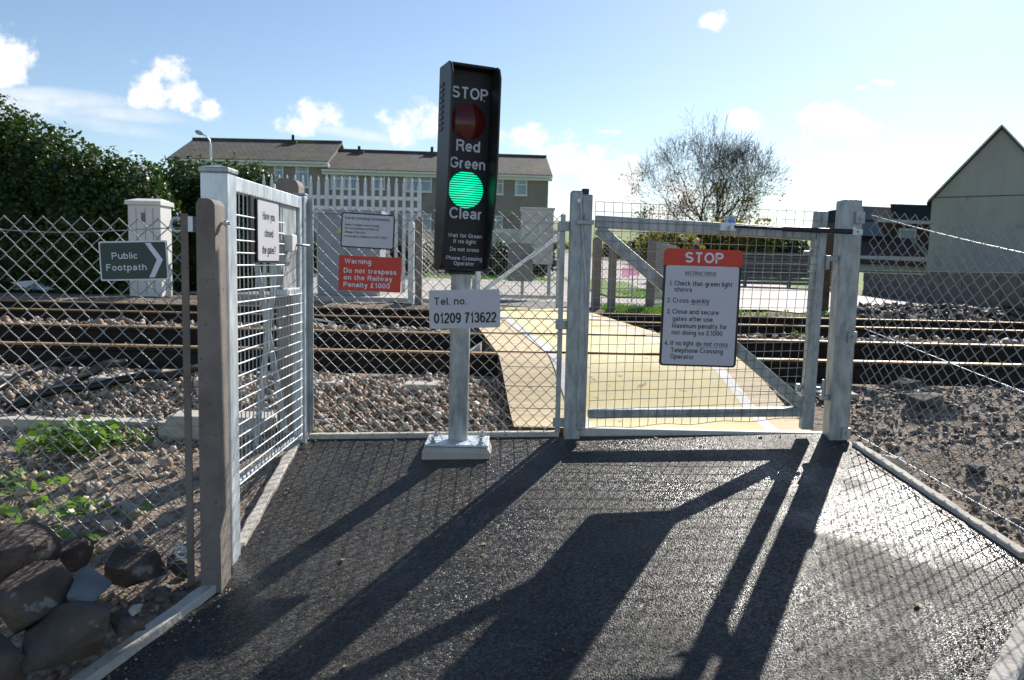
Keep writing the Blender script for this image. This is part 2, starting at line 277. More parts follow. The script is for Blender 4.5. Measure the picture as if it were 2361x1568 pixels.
# ---------------------------------------------------------------- mesh helpers
class MB:
    def __init__(s): s.v = []; s.f = []; s.mi = []; s.smooth = []; s.mat = 0
    def add(s, vs, fs, smooth=False):
        b = len(s.v); s.v += [tuple(p) for p in vs]
        for f in fs: s.f.append([i + b for i in f]); s.mi.append(s.mat); s.smooth.append(smooth)
        return s
    def box(s, x0, y0, z0, x1, y1, z1):
        return s.add([(x0, y0, z0), (x1, y0, z0), (x1, y1, z0), (x0, y1, z0), (x0, y0, z1), (x1, y0, z1), (x1, y1, z1), (x0, y1, z1)],
                     [(0, 3, 2, 1), (4, 5, 6, 7), (0, 1, 5, 4), (1, 2, 6, 5), (2, 3, 7, 6), (3, 0, 4, 7)])
    def bar(s, p, q, w, h, up=(0, 0, 1)):
        p = Vector(p); q = Vector(q); d = (q - p).normalized(); u = Vector(up)
        x = d.cross(u).normalized() * (w / 2); y = x.cross(d).normalized() * (h / 2)
        vs = []
        for c in (p, q): vs += [c - x - y, c + x - y, c + x + y, c - x + y]
        return s.add(vs, [(0, 3, 2, 1), (4, 5, 6, 7), (0, 1, 5, 4), (1, 2, 6, 5), (2, 3, 7, 6), (3, 0, 4, 7)])
    def tube(s, pts, r, n=8, cap=True, smooth=True):
        pts = [Vector(p) for p in pts]; rs = r if isinstance(r, (list, tuple)) else [r] * len(pts)
        vs = []; fs = []; prev = None
        for i, p in enumerate(pts):
            a = pts[max(i - 1, 0)]; b = pts[min(i + 1, len(pts) - 1)]; d = (b - a).normalized()
            if prev is None: x = d.orthogonal().normalized()
            else:
                x = prev - d * prev.dot(d)
                x = x.normalized() if x.length > 1e-6 else d.orthogonal().normalized()
            prev = x; y = d.cross(x)
            for k in range(n):
                t = 2 * math.pi * k / n; vs.append(p + (x * math.cos(t) + y * math.sin(t)) * rs[i])
        for i in range(len(pts) - 1):
            for k in range(n):
                k2 = (k + 1) % n; fs.append((i * n + k, i * n + k2, (i + 1) * n + k2, (i + 1) * n + k))
        s.add(vs, fs, smooth)
        if cap:
            s.add(vs[:n], [tuple(reversed(range(n)))]); s.add(vs[-n:], [tuple(range(n))])
        return s
    def prism(s, outline, y0, y1, smooth=False):          # outline (x,z) counter-clockwise seen from -Y
        n = len(outline); vs = [(x, y0, z) for x, z in outline] + [(x, y1, z) for x, z in outline]
        s.add(vs, [tuple(range(n)), tuple(reversed(range(n, 2 * n)))])
        s.add(vs, [(i, n + i, n + (i + 1) % n, (i + 1) % n) for i in range(n)], smooth)
        return s
    def xf(s, m):
        s.v = [tuple(m @ Vector(p)) for p in s.v]; return s
    def build(s, name, mats, parent=None, loc=None, bevel=0, segs=2):
        me = bpy.data.meshes.new(name); me.from_pydata(s.v, [], s.f); me.update()
        for m in (mats if isinstance(mats, (list, tuple)) else [mats]): me.materials.append(MT[m] if isinstance(m, str) else m)
        me.polygons.foreach_set('material_index', s.mi); me.polygons.foreach_set('use_smooth', s.smooth)
        o = bpy.data.objects.new(name, me); COL.objects.link(o)
        if parent is not None: o.parent = parent
        if loc is not None: o.location = loc
        if bevel:
            b = o.modifiers.new('bevel', 'BEVEL'); b.width = bevel; b.segments = segs; b.limit_method = 'ANGLE'; b.angle_limit = R(50)
        return o
def rrect(w, h, r, cx=0, cz=0, n=5):
    pts = []
    for (sx, sz, a0) in ((1, -1, -90), (1, 1, 0), (-1, 1, 90), (-1, -1, 180)):
        for k in range(n + 1):
            a = R(a0 + 90 * k / n); pts.append((cx + sx * (w / 2 - r) + r * math.cos(a), cz + sz * (h / 2 - r) + r * math.sin(a)))
    return pts
def tag(o, label=None, cat=None, group=None, kind=None):
    if label: o['label'] = label
    if cat: o['category'] = cat
    if group: o['group'] = group
    if kind: o['kind'] = kind
    return o
def thing(name, label, cat, loc=(0, 0, 0), rz=0, group=None):
    o = bpy.data.objects.new(name, None); COL.objects.link(o); o.empty_display_size = .1
    o.location = loc; o.rotation_euler = (0, 0, rz)
    return tag(o, label, cat, group)
def copy_tree(o, parent=None):
    c = o.copy(); COL.objects.link(c); c.parent = parent
    for ch in list(o.children): copy_tree(ch, c)
    return c
# lettering: a monoline grotesque drawn as strokes; every glyph is (width, strokes); z 0 = baseline, 1 = cap height (stroke centres)
X = .68                                                   # x-height
def arc(cx, cz, rx, rz, a0, a1, n=None):
    n = n or max(3, int(abs(a1 - a0) / 15)); return [(cx + rx * math.cos(R(a0 + (a1 - a0) * k / n)), cz + rz * math.sin(R(a0 + (a1 - a0) * k / n))) for k in range(n + 1)]
def gl():
    g = {}
    sS = lambda w, h: [arc(w / 2, h * .755, w * .46, h * .245, 25, 180) + arc(w / 2, h * .755, w * .46, h * .235, 180, 262)[1:] + [(w * .66, h * .475)] + arc(w / 2, h * .25, w * .5, h * .25, 65, -155)]
    g['S'] = (.56, sS(.56, 1)); g['s'] = (.40, sS(.40, X))
    g['T'] = (.56, [[(0, 1), (.56, 1)], [(.28, 1), (.28, -.06)]]); g['O'] = (.68, [arc(.34, .5, .34, .5, 90, 450)])
    g['P'] = (.52, [[(0, -.06), (0, 1), (.28, 1)] + arc(.28, .74, .24, .26, 90, -90) + [(0, .48)]])
    g['I'] = (.0, [[(0, -.06), (0, 1.06)]]); g['N'] = (.56, [[(0, -.06), (0, 1), (.56, 0), (.56, 1.06)]])
    g['R'] = (.54, [[(0, -.06), (0, 1), (.30, 1)] + arc(.30, .75, .24, .25, 90, -90) + [(0, .5)], [(.30, .5), (.44, .42), (.48, .22), (.55, -.06)]])
    g['U'] = (.54, [[(0, 1.06), (0, .3)] + arc(.27, .28, .27, .28, 180, 360) + [(.54, 1.06)]])
    g['C'] = (.62, [arc(.34, .5, .34, .5, 38, 322)]); g['G'] = (.66, [arc(.34, .5, .34, .5, 38, 350) + [(.66, .44), (.38, .44)]])
    g['M'] = (.68, [[(0, -.06), (0, 1), (.34, .12), (.68, 1), (.68, -.06)]]); g['L'] = (.44, [[(0, 1.06), (0, 0), (.46, 0)]])
    g['W'] = (.90, [[(0, 1.06), (.22, 0), (.45, 1), (.68, 0), (.90, 1.06)]]); g['D'] = (.58, [[(0, 0), (0, 1), (.24, 1)] + arc(.24, .5, .34, .5, 90, -90) + [(0, 0)]])
    g['F'] = (.46, [[(0, -.06), (0, 1), (.48, 1)], [(0, .52), (.42, .52)]]); g['H'] = (.54, [[(0, -.06), (0, 1.06)], [(.54, -.06), (.54, 1.06)], [(0, .53), (.54, .53)]])
    bowl = arc(.22, X / 2, .22, X / 2, 0, 360)
    g['o'] = (.44, [bowl]); g['a'] = (.42, [arc(.20, X * .74, .19, X * .26, 165, 0, 9) + [(.39, .12), (.44, -.03)], [(.39, X * .58), (.20, X * .52)] + arc(.17, X * .26, .17, X * .25, 90, 270) + [(.26, .02), (.39, .16)]])
    g['b'] = (.44, [[(0, -.06), (0, 1.06)], bowl]); g['d'] = (.44, [[(.44, -.06), (.44, 1.06)], bowl]); g['p'] = (.44, [[(0, -.34), (0, X + .06)], bowl]); g['q'] = (.44, [[(.44, -.34), (.44, X + .06)], bowl])
    g['c'] = (.40, [arc(.22, X / 2, .22, X / 2, 42, 318)]); g['e'] = (.43, [[(.0, X * .5), (.43, X * .5)] + arc(.22, X / 2, .215, X / 2, 0, 322)])
    g['f'] = (.24, [[(.09, -.06), (.09, .82)] + arc(.22, .84, .13, .16, 180, 90) + [(.27, 1)], [(-.03, X), (.25, X)]]); g['t'] = (.24, [[(.08, .92), (.08, .14)] + arc(.20, .14, .12, .14, 180, 270) + [(.26, 0)], [(-.04, X), (.25, X)]])
    g['g'] = (.44, [bowl, [(.44, X + .06), (.44, -.08)] + arc(.22, -.08, .22, .24, 360, 205)])
    arch = lambda x, w: arc(x + w / 2, X - w * .55, w / 2, w * .55, 180, 0) + [(x + w, -.06)]
    g['h'] = (.41, [[(0, -.06), (0, 1.06)], arch(0, .41)]); g['n'] = (.41, [[(0, -.06), (0, X + .06)], arch(0, .41)]); g['m'] = (.68, [[(0, -.06), (0, X + .06)], arch(0, .34), arch(.34, .34)])
    g['r'] = (.22, [[(0, -.06), (0, X + .06)], arc(.20, X - .2, .20, .2, 180, 85)]); g['u'] = (.41, [[(0, X + .06), (0, .22)] + arc(.205, .22, .205, .22, 180, 360), [(.41, X + .06), (.41, -.06)]])
    g['i'] = (.0, [[(0, -.06), (0, X + .06)], [(0, .93), (0, 1.06)]]); g['l'] = (.0, [[(0, -.06), (0, 1.06)]]); g['k'] = (.38, [[(0, -.06), (0, 1.06)], [(.36, X + .05), (0, .26)], [(.13, .40), (.40, -.06)]])
    g['v'] = (.40, [[(0, X + .06), (.20, 0), (.40, X + .06)]]); g['w'] = (.62, [[(0, X + .06), (.16, 0), (.31, X), (.46, 0), (.62, X + .06)]]); g['x'] = (.38, [[(0, X + .06), (.38, -.06)], [(.38, X + .06), (0, -.06)]])
    g['y'] = (.40, [[(0, X + .06), (.20, .03)], [(.40, X + .06), (.18, -.14), (.10, -.28), (-.02, -.29)]])
    g['0'] = (.46, [arc(.23, .5, .23, .5, 90, 450)]); g['1'] = (.30, [[(.02, .78), (.14, .82), (.22, 1.04), (.22, -.06)]])
    g['2'] = (.44, [arc(.22, .74, .22, .26, 170, -20) + [(.30, .42), (.06, .18), (.0, 0), (.46, 0)]]); g['3'] = (.44, [arc(.21, .76, .20, .24, 165, -80) + [(.18, .53)], [(.18, .53)] + arc(.22, .265, .225, .265, 80, -165)])
    g['4'] = (.48, [[(.50, .24), (.0, .24), (.36, 1.02), (.36, -.06)]]); g['5'] = (.44, [[(.42, 1), (.08, 1), (.03, .5)] + arc(.21, .32, .23, .32, 135, -155)]); g['6'] = (.46, [arc(.23, .31, .23, .31, 0, 360), arc(.25, .52, .25, .48, 165, 55) , arc(.25, .42, .25, .4, 195, 150)])
    g['7'] = (.44, [[(0, 1), (.44, 1), (.26, .55), (.14, -.06)]]); g['9'] = (.46, [arc(.23, .69, .23, .31, 0, 360), arc(.21, .48, .25, .48, -15, -125), arc(.21, .58, .25, .4, 15, -30)])
    g['.'] = (.0, [[(0, -.06), (0, .07)]]); g[':'] = (.0, [[(0, -.06), (0, .07)], [(0, X - .08), (0, X + .05)]]); g['-'] = (.24, [[(0, .36), (.24, .36)]])
    g['?'] = (.40, [arc(.20, .76, .20, .24, 170, -35) + [(.22, .48), (.20, .25)], [(.20, -.06), (.20, .07)]])
    g['\u00a3'] = (.48, [arc(.28, .74, .17, .26, 20, 180) + [(.13, .5), (.14, .2), (.02, 0), (.48, 0)], [(0, .5), (.34, .5)]])
    return g
GLYPHS = gl()
def text(mb, body, x0, x1, zb, cap, y=-.003, bold=.14, center=False):
    """bold = stroke width as a share of the cap height; the line is fitted between x0 and x1"""
    w = bold; x = 0.0; strokes = []
    for ch_ in body:
        if ch_ == ' ': x += .20 + w; continue
        gw, st = GLYPHS[ch_]; strokes += [[(px_ + x + w / 2, w / 2 + pz_ * (1 - w) if pz_ > -.05 else (0.0 if pz_ > -.1 else pz_)) for px_, pz_ in q] for q in st]
        x += gw + w + .085
    total = x - .085; sx = (x1 - x0) / total; k = 0
    for q in strokes:
        P = [Vector((p[0] * sx, p[1] * cap)) for p in q]; hw = w * cap / 2; n = len(P); closed = (P[0] - P[-1]).length < 1e-6; vs = []
        for i in range(n):
            a = P[i - 1] if i else (P[-2] if closed else P[0]); b = P[i + 1] if i < n - 1 else (P[1] if closed else P[-1])
            d1 = (P[i] - a); d2 = (b - P[i]); d1 = d1.normalized() if d1.length > 1e-9 else d2.normalized(); d2 = d2.normalized() if d2.length > 1e-9 else d1
            t = (d1 + d2); t = t.normalized() if t.length > .2 else d1; nrm = Vector((-t.y, t.x)); c = max(.45, nrm.dot(Vector((-d1.y, d1.x)))); o = nrm * (hw / c)
            vs += [(x0 + P[i].x + o.x, y - .00004 * (k % 5), zb + P[i].y + o.y), (x0 + P[i].x - o.x, y - .00004 * (k % 5), zb + P[i].y - o.y)]
        mb.add(vs, [(2 * i, 2 * i + 1, 2 * i + 3, 2 * i + 2) for i in range(n - 1)]); k += 1

# ---------------------------------------------------------------- ground
def sm(t): t = min(1, max(0, t)); return t * t * (3 - 2 * t)
def hash2(x, y):
    return math.sin(x * 1.7 + 1.3 * math.sin(y * 1.1)) * .5 + math.sin(y * 2.3 + 1.7 * math.sin(x * .9)) * .5
def gz(x, y):
    base = pz(max(-4, min(4, x)), max(-3, min(y, 4.2))) - .045
    if y > 4.2:
        base = base + (.13 - base) * sm((y - 4.2) / 1.0)
    if y > 10.9: base = base + (.30 - .13) * sm((y - 10.9) / .8)
    if y > 20:
        w = 1 - .55 * sm((x - 3) / 6)
        base += 1.55 * w * sm((y - 20) / 26)
    if y > 130:
        base += (30 + 7 * math.sin(x * .006 + 1) + 4 * math.sin(x * .017)) * sm((y - 130) / 620)
    # little lumps near the track
    if y < 12 and not (-1.15 < x < 1.9 and y < 4.3): base += .018 * hash2(x * 5.1, y * 4.3) + .01 * hash2(x * 13 + 3, y * 11)
    if x > 2.0 and 4.0 < y < 5.2: base += .06 * math.exp(-((x - 3.0) / .5) ** 2 - ((y - 4.9) / .3) ** 2) + .03 * abs(hash2(x * 7, y * 9))
    if 7.15 < y < 8.75: base += .08 * sm((y - 7.15) / .4) * sm((8.75 - y) / .4)
    if x > 4.5 and 11 < y < 13.5: base += .2 * sm((x - 4.9) / .8) * math.exp(-((y - 12.0) / .5) ** 2) * (.6 + .4 * hash2(x * 2.3, y))
    return base
def axis(dense0, dense1, step, far0, far1):
    c = list(np.arange(dense0, dense1 + 1e-6, step)); s = step; x = dense1
    while x < far1: s *= 1.16; x += s; c.append(min(x, far1))
    s = step; x = dense0; lo = []
    while x > far0: s *= 1.16; x -= s; lo.append(max(x, far0))
    return lo[::-1] + c
def sheet(name, xs, ys, zf, mats, pick=None):
    vs = [(x, y, zf(x, y)) for y in ys for x in xs]; nx = len(xs); fs = []; mi = []
    for j in range(len(ys) - 1):
        for i in range(nx - 1):
            fs.append((j * nx + i, j * nx + i + 1, (j + 1) * nx + i + 1, (j + 1) * nx + i))
            mi.append(pick((xs[i] + xs[i + 1]) / 2, (ys[j] + ys[j + 1]) / 2) if pick else 0)
    b = MB(); b.v = vs; b.f = fs; b.mi = mi; b.smooth = [True] * len(fs)
    return tag(b.build(name, mats), kind='structure')
sheet('ground', axis(-5, 5.5, .1, -2500, 2500), axis(-2, 13, .1, -60, 4000), gz, ['soil', 'grass', 'hill_grass'],
      lambda x, y: 2 if y > 110 else (1 if y > 24 else 0))

# path: one planar ramp
path_out = [(-1.15, 4.235), (-1.10, 3.02), (-1.085, 2.92), (-1.315, 2.37), (-1.75, 1.3), (-1.75, -2.5), (.95, -2.5), (.95, 1.74), (1.865, 2.7), (2.055, 3.0), (1.83, 4.13), (1.80, 4.235)]
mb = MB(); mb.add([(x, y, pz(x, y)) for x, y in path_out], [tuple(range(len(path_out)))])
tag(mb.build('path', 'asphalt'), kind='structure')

def kerb(pts, w, up=.018, side=0.0):
    mb = MB()
    for a, b in zip(pts[:-1], pts[1:]):
        d = Vector((b[0] - a[0], b[1] - a[1], 0)); L = d.length; d.normalize(); nrm = Vector((-d.y, d.x, 0)); k = max(2, int(L / .06)); prev = None
        for i in range(k + 1):
            c = Vector((a[0], a[1], 0)) + d * (L * i / k) + nrm * side; j = .004 * hash2(c.x * 31, c.y * 37)
            z = pz(c.x, c.y) + up + j * .6; ww = w / 2 + j
            prof = [c - nrm * ww, c + nrm * ww]; ring = [(prof[0].x, prof[0].y, z - .14), (prof[1].x, prof[1].y, z - .14), (prof[1].x, prof[1].y, z - .004), (prof[1].x - nrm.x * .006, prof[1].y - nrm.y * .006, z), (prof[0].x + nrm.x * .006, prof[0].y + nrm.y * .006, z), (prof[0].x, prof[0].y, z - .004)]
            if prev: mb.add(prev + ring, [(q, (q + 1) % 6, 6 + (q + 1) % 6, 6 + q) for q in range(6)], False)
            else: mb.add(ring, [(5, 4, 3, 2, 1, 0)])
            prev = ring
        mb.add(prev, [tuple(range(6))])
    return tag(mb.build('kerb', 'kerb'), kind='structure')
kerb([(-1.165, 4.2), (-1.118, 3.16)], .05)
kerb([(-1.10, 2.90), (-1.335, 2.37), (-1.77, 1.3)], .06, .03)
kerb([(1.845, 4.09), (2.07, 3.02)], .05)
kerb([(1.93, 2.725), (.98, 1.725)], .07)
kerb([(.27, 4.262), (-1.11, 4.262)], .045, .022)

# road beyond the crossing and its tarmac apron
sheet('road', list(np.arange(-30, 9.01, 1.0)), list(np.arange(13.3, 24.6, .7)), lambda x, y: gz(x, y) + .02, ['road'])
sheet('lane', list(np.arange(1.0, 9.01, .8)), list(np.arange(24.5, 38, .7)), lambda x, y: gz(x, y) + .024, ['road'])
sheet('apron', list(np.arange(-2.6, 3.2, .4)), list(np.arange(11.72, 13.4, .2)), lambda x, y: gz(x, y) + .014, ['apron'])
sheet('road_side_strip', list(np.arange(3.3, 8.3, .5)), list(np.arange(11.75, 24.8, .6)), lambda x, y: gz(x, y) + .028, ['road'])

# ---------------------------------------------------------------- ballast and gravel stones (countless)
PHI = (1 + 5 ** .5) / 2
ICO_V = np.array([(-1, PHI, 0), (1, PHI, 0), (-1, -PHI, 0), (1, -PHI, 0), (0, -1, PHI), (0, 1, PHI), (0, -1, -PHI), (0, 1, -PHI), (PHI, 0, -1), (PHI, 0, 1), (-PHI, 0, -1), (-PHI, 0, 1)]) / 1.902
ICO_F = np.array([(0, 11, 5), (0, 5, 1), (0, 1, 7), (0, 7, 10), (0, 10, 11), (1, 5, 9), (5, 11, 4), (11, 10, 2), (10, 7, 6), (7, 1, 8), (3, 9, 4), (3, 4, 2), (3, 2, 6), (3, 6, 8), (3, 8, 9), (4, 9, 5), (2, 4, 11), (6, 2, 10), (8, 6, 7), (9, 8, 1)])
def stones(name, label, spots, cols):
    n = len(spots); V = np.zeros((n, 12, 3)); C = np.zeros((n, 20, 4)); cols = np.array(cols)
    for i, (x, y, z, r) in enumerate(spots):
        v = ICO_V * (1 + rng.uniform(-.42, .34, (12, 1))) * rng.uniform(.55, 1.3, 3) * r
        a, b_ = rng.uniform(0, 6.28, 2); ca, sa, cb_, sb = math.cos(a), math.sin(a), math.cos(b_), math.sin(b_)
        v = v @ np.array([(ca, -sa, 0), (sa, ca, 0), (0, 0, 1)]) @ np.array([(1, 0, 0), (0, cb_, -sb), (0, sb, cb_)])
        V[i] = v + (x, y, z); c = cols[rng.integers(len(cols))] * rng.uniform(.75, 1.25); C[i, :, :3] = c; C[i, :, 3] = 1
    me = bpy.data.meshes.new(name); F = (ICO_F[None] + 12 * np.arange(n)[:, None, None]).reshape(-1, 3)
    me.vertices.add(n * 12); me.vertices.foreach_set('co', V.reshape(-1))
    me.loops.add(len(F) * 3); me.loops.foreach_set('vertex_index', F.reshape(-1).astype(np.int32))
    me.polygons.add(len(F)); me.polygons.foreach_set('loop_start', np.arange(0, len(F) * 3, 3, dtype=np.int32)); me.polygons.foreach_set('loop_total', np.full(len(F), 3, dtype=np.int32))
    me.update(calc_edges=True); me.validate()
    at_ = me.color_attributes.new('stone', 'FLOAT_COLOR', 'CORNER'); at_.data.foreach_set('color', np.repeat(C.reshape(-1, 4), 3, axis=0).reshape(-1))
    me.materials.append(MT['stone']); o = bpy.data.objects.new(name, me); COL.objects.link(o)
    return tag(o, label, 'gravel', kind='stuff')
BROWN = [(.46, .36, .26), (.56, .46, .34), (.38, .29, .20), (.28, .21, .16), (.66, .57, .45), (.44, .32, .22), (.5, .44, .38), (.38, .24, .17), (.3, .27, .25)]
GREYS = [(.13, .115, .10), (.20, .175, .15), (.29, .25, .21), (.07, .066, .062), (.24, .20, .16), (.40, .36, .30)]
def scatter(n, x0, x1, y0, y1, r0, r1, lift=.3, cond=None):
    out = []
    while len(out) < n:
        x = rng.uniform(x0, x1); y = rng.uniform(y0, y1)
        if cond and not cond(x, y): continue
        r = r0 + (r1 - r0) * rng.random() ** 2; out.append((x, y, gz(x, y) + r * lift, r))
    return out
stones('ballast', 'brown crushed stone ballast beside the near rail', scatter(10500, -5.2, .12, 4.33, 5.36, .008, .025, .5) + scatter(4500, -5, .1, 4.6, 5.36, .009, .026, 1.1), BROWN)
stones('track_ballast', 'stone ballast in the strip between the two tracks', scatter(1500, -6, 8, 7.2, 8.75, .025, .05, .5) + scatter(500, -6, 8, 5.65, 6.9, .025, .04, .4) + scatter(700, -6, 9, 10.5, 11.4, .025, .045, .5), BROWN)
stones('gravel', 'loose stones and pebbles on the soil left of the path', scatter(800, -3.6, -1.22, 2.4, 4.35, .006, .02, .3) + scatter(260, -3.2, -1.7, 3.0, 4.3, .015, .04, .3) + scatter(300, -2.3, -1.25, 1.9, 2.9, .008, .025, .4), BROWN)
stones('rubble', 'grey gravel and broken tarmac right of the path', scatter(4200, 2.0, 4.2, 2.9, 4.1, .003, .011, .3, lambda x, y: x > 2.12 - .2 * (y - 3)) + scatter(150, 2.05, 3.2, 3.0, 3.75, .012, .026, .4, lambda x, y: x > 2.1 - .2 * (y - 3)) + scatter(4200, 1.95, 5, 4.1, 5.35, .004, .02, .3), GREYS)
stones('rubble_bank', 'dark earth and stone bank beyond the far rail on the right', scatter(2200, 5.0, 10.5, 11.2, 12.9, .015, .06, .3), [(.07, .055, .045), (.12, .095, .075), (.18, .14, .10), (.26, .2, .14), (.05, .045, .04)])

grit = []
for a, b in (((-1.10, 4.2), (-1.06, 3.1)), ((-1.05, 2.9), (-1.30, 2.35)), ((1.80, 4.1), (2.02, 3.05)), ((1.78, 2.68), (1.48, 2.37)), ((-1.1, 4.22), (1.7, 4.22))):
    for k in range(70):
        t = rng.random(); g = abs(rng.normal(0, .035)); x = a[0] + (b[0] - a[0]) * t; y = a[1] + (b[1] - a[1]) * t
        if abs(b[0] - a[0]) > 1: y -= g
        else: x += g * (1 if x < 0 else -1)
        r = .0015 + .006 * rng.random() ** 3; grit.append((x, y, pz(x, y) + r * .4, r))
for k in range(160):
    x = rng.uniform(-1.2, 1.9); y = rng.uniform(2.3, 4.2); r = .0015 + .004 * rng.random() ** 3
    if x > -1.05 - .2 * (y < 2.9): grit.append((x, y, pz(x, y) + r * .4, r))
stones('path_grit', 'loose grit and crumbs along the edges of the asphalt path', grit, BROWN)
# ---------------------------------------------------------------- railway
RAILS = [(5.5, 'near rail of the near track'), (7.0, 'far rail of the near track'), (8.9, 'near rail of the far track'), (10.4, 'far rail of the far track')]
RT = .32
for y, lab in RAILS:
    prof = [(-.07, 0), (.07, 0), (.07, .012), (.012, .03), (.009, .11), (.042, .122), (.046, .15), (.038, .159), (-.038, .159), (-.046, .147), (-.042, .122), (-.009, .11), (-.012, .03), (-.07, .012)]
    mb = MB(); n = len(prof); vs = [(x, y + a, RT - .159 + b) for x in (-70, 70) for a, b in prof]
    for i in range(n):
        mb.mat = 1 if i in (6, 7, 8) else 0
        mb.add([vs[i], vs[(i + 1) % n], vs[n + (i + 1) % n], vs[n + i]], [(0, 1, 2, 3)])
    mb.v = [tuple(v) for v in mb.v]
    tag(mb.build('rail', ['rail_side', 'rail_top']), 'rusty steel rail with a rubbed bright head, ' + lab, 'rail', 'four parallel railway rails')
i = 0
for yc, nm in ((6.25, 'near'), (9.65, 'far')):
    for k in range(-9, 15):
        x = k * .68 + .1
        if yc > 7 and (x < -6.2 or x > 8): continue
        if yc < 7 and (x < -5 or x > 5.6): continue
        if -.5 < x < 1.75: continue
        mb = MB().box(x - .12, yc - 1.25, .03, x + .12, yc + 1.25, .158)
        tag(mb.build('sleeper', 'concrete_light', bevel=.01), 'pale concrete sleeper end poking from the ballast under the %s track' % nm, 'sleeper', 'concrete sleepers under the %s track' % nm)

# crossing deck (skewed a little to the left as it goes away)
def dx(y): return -.108 * (y - 4.25)
DL, DR = .03, 1.72
def deck_z(y):
    if y < 5.42: return .035 + (.325 - .035) * sm(.0 + (y - 4.3) / 1.12 * .86 + .07) if y > 4.3 else .045
    if y > 10.48: return .325 - (y - 10.48) * .02
    return .325
crossing = thing('crossing_deck', 'yellow gritted timber deck with white edge lines over the rails', 'crossing', (.8, 4.3, 0))
crossing.location = (0, 0, 0)
def strip(name, u0, u1, y0, y1, m, lift=0, th=.14, n=None):
    n = n or max(1, int((y1 - y0) / .1)); mb = MB(); vs = []
    for i in range(n + 1):
        y = y0 + (y1 - y0) * i / n; z = deck_z(y) + lift
        vs += [(u0 + dx(y), y, z), (u1 + dx(y), y, z), (u0 + dx(y), y, z - th), (u1 + dx(y), y, z - th)]
    for i in range(n):
        a = 4 * i; b = a + 4
        mb.add([vs[a], vs[a + 1], vs[b + 1], vs[b]], [(0, 1, 2, 3)])
        mb.mat = 1; mb.add([vs[a], vs[b], vs[b + 2], vs[a + 2]], [(0, 1, 2, 3)]); mb.add([vs[a + 1], vs[a + 3], vs[b + 3], vs[b + 1]], [(0, 1, 2, 3)]); mb.mat = 0
    mb.mat = 1; mb.add(vs[:4], [(0, 2, 3, 1)]); mb.add(vs[-4:], [(0, 1, 3, 2)])
    return mb.build(name, [m, 'timber_dark'], crossing)
planks = []
for y0, y1 in ((4.31, 5.43), (5.57, 6.93), (7.07, 8.83), (8.97, 10.33), (10.47, 11.7)):
    n = max(1, round((y1 - y0) / .26)); w = (y1 - y0) / n
    for k in range(n):
        strip('deck_plank', DL, DR, y0 + k * w + .004, y0 + (k + 1) * w - .004, 'timber_bare', 0, .3 if y0 < 5 else .16, 3)
    strip('grit_panel', DL + .44, DR - .27, y0 + .01, y1 - .01, 'deck_yellow', .005, .004)
    strip('edge_line', DL + .35, DL + .44, y0 + .01, y1 - .01, 'white_paint', .0055, .004)
    strip('edge_line', DR - .27, DR - .195, y0 + .01, y1 - .01, 'white_paint', .0055, .004)
MB().box(.37, 4.245, -.08, 1.79, 4.306, .055).build('threshold_board', 'white_paint', crossing, bevel=.004)
mb = MB(); p = at(1100, 778, 6.3)
mb.add([(-.24, 5.95, .33), (-.24, 6.18, .33), (-.42, 6.18, .2), (-.42, 5.95, .2), (-.24, 5.95, .2), (-.24, 6.18, .2)], [(0, 1, 2, 3), (0, 3, 4), (1, 5, 2), (3, 2, 5, 4), (0, 4, 5, 1)])
mb.build('end_ramp', 'white_paint', crossing)

# ---------------------------------------------------------------- chain link
def chain(width, height, dxw=.07, dzw=.07, r=.0021, n=6, taper=None):
    mb = MB(); ncol = int(round(width / (dxw / 2))); nrow = int(round(height / (dzw / 2)))
    for k in range(ncol):
        pts = []
        for j in range(nrow + 1):
            i = k + ((k + j) % 2); side = 1 if (k + j) % 2 else -1
            x = i * dxw / 2; z = j * dzw / 2
            # bent round its neighbour at every joint
            s_in = -1 if i == k else 1
            j1 = .0012 * math.sin(i * 2.1 + j * 1.3)
            pts.append((x + s_in * .0015 + j1, side * .0022, z + j1))
        full = []
        for a, b in zip(pts[:-1], pts[1:]):
            a = Vector(a); b = Vector(b); full += [a, a.lerp(b, .12) + Vector((0, (b - a).y * .2, 0)), a.lerp(b, .88) - Vector((0, (b - a).y * .2, 0))]
        full.append(Vector(pts[-1]))
        mb.tube(full, r, n, cap=True)
    return mb
def line_wire(p, q, r=.0017, sag=.0, n=10, twist=False):
    p = Vector(p); q = Vector(q); pts = [p.lerp(q, i / n) - Vector((0, 0, sag * 4 * (i / n) * (1 - i / n))) for i in range(n + 1)]
    return MB().tube(pts, r, 6)
def cable_wires(parent, ps, r=.0018, sag=0.0):
    for p, q in ps: line_wire(p, q, r, sag).build('line_wire', 'wire', parent)

# left fence panel
FY = 2.88
lf = thing('chain_link_fence', 'galvanised chain link panel on the left, in front of the hedge and white pedestal cabinet', 'fence', (-3.3, FY, -.28))
m = chain(2.1, 1.365, r=.0021).build('mesh', 'wire', lf)
m.location = (0, 0, 0); m.rotation_euler = (0, 0, 0)
tw = MB(); pts = []
for i in range(41):
    x = i / 40 * 2.12; pts.append((x, .006, 1.335 + .012 * math.sin(x * 3.0) - .015 * sm(1 - abs(x - 1.6) / .5)))
tw.tube(pts, .0022, 6); tw.build('line_wire', 'wire', lf)
line_wire((0, .006, .08), (2.1, .006, .06), .0016).build('line_wire', 'wire', lf)
MB().box(2.085, -.016, .0, 2.112, -.011, 1.385).build('stretcher_bar', 'concrete', lf)
eb = MB(); c = Vector((2.07, -.004, 1.345)); eb.tube([c + Vector((.025 * math.cos(a), 0, .025 * math.sin(a))) for a in [2 * math.pi * k / 12 for k in range(13)]], .006, 6)
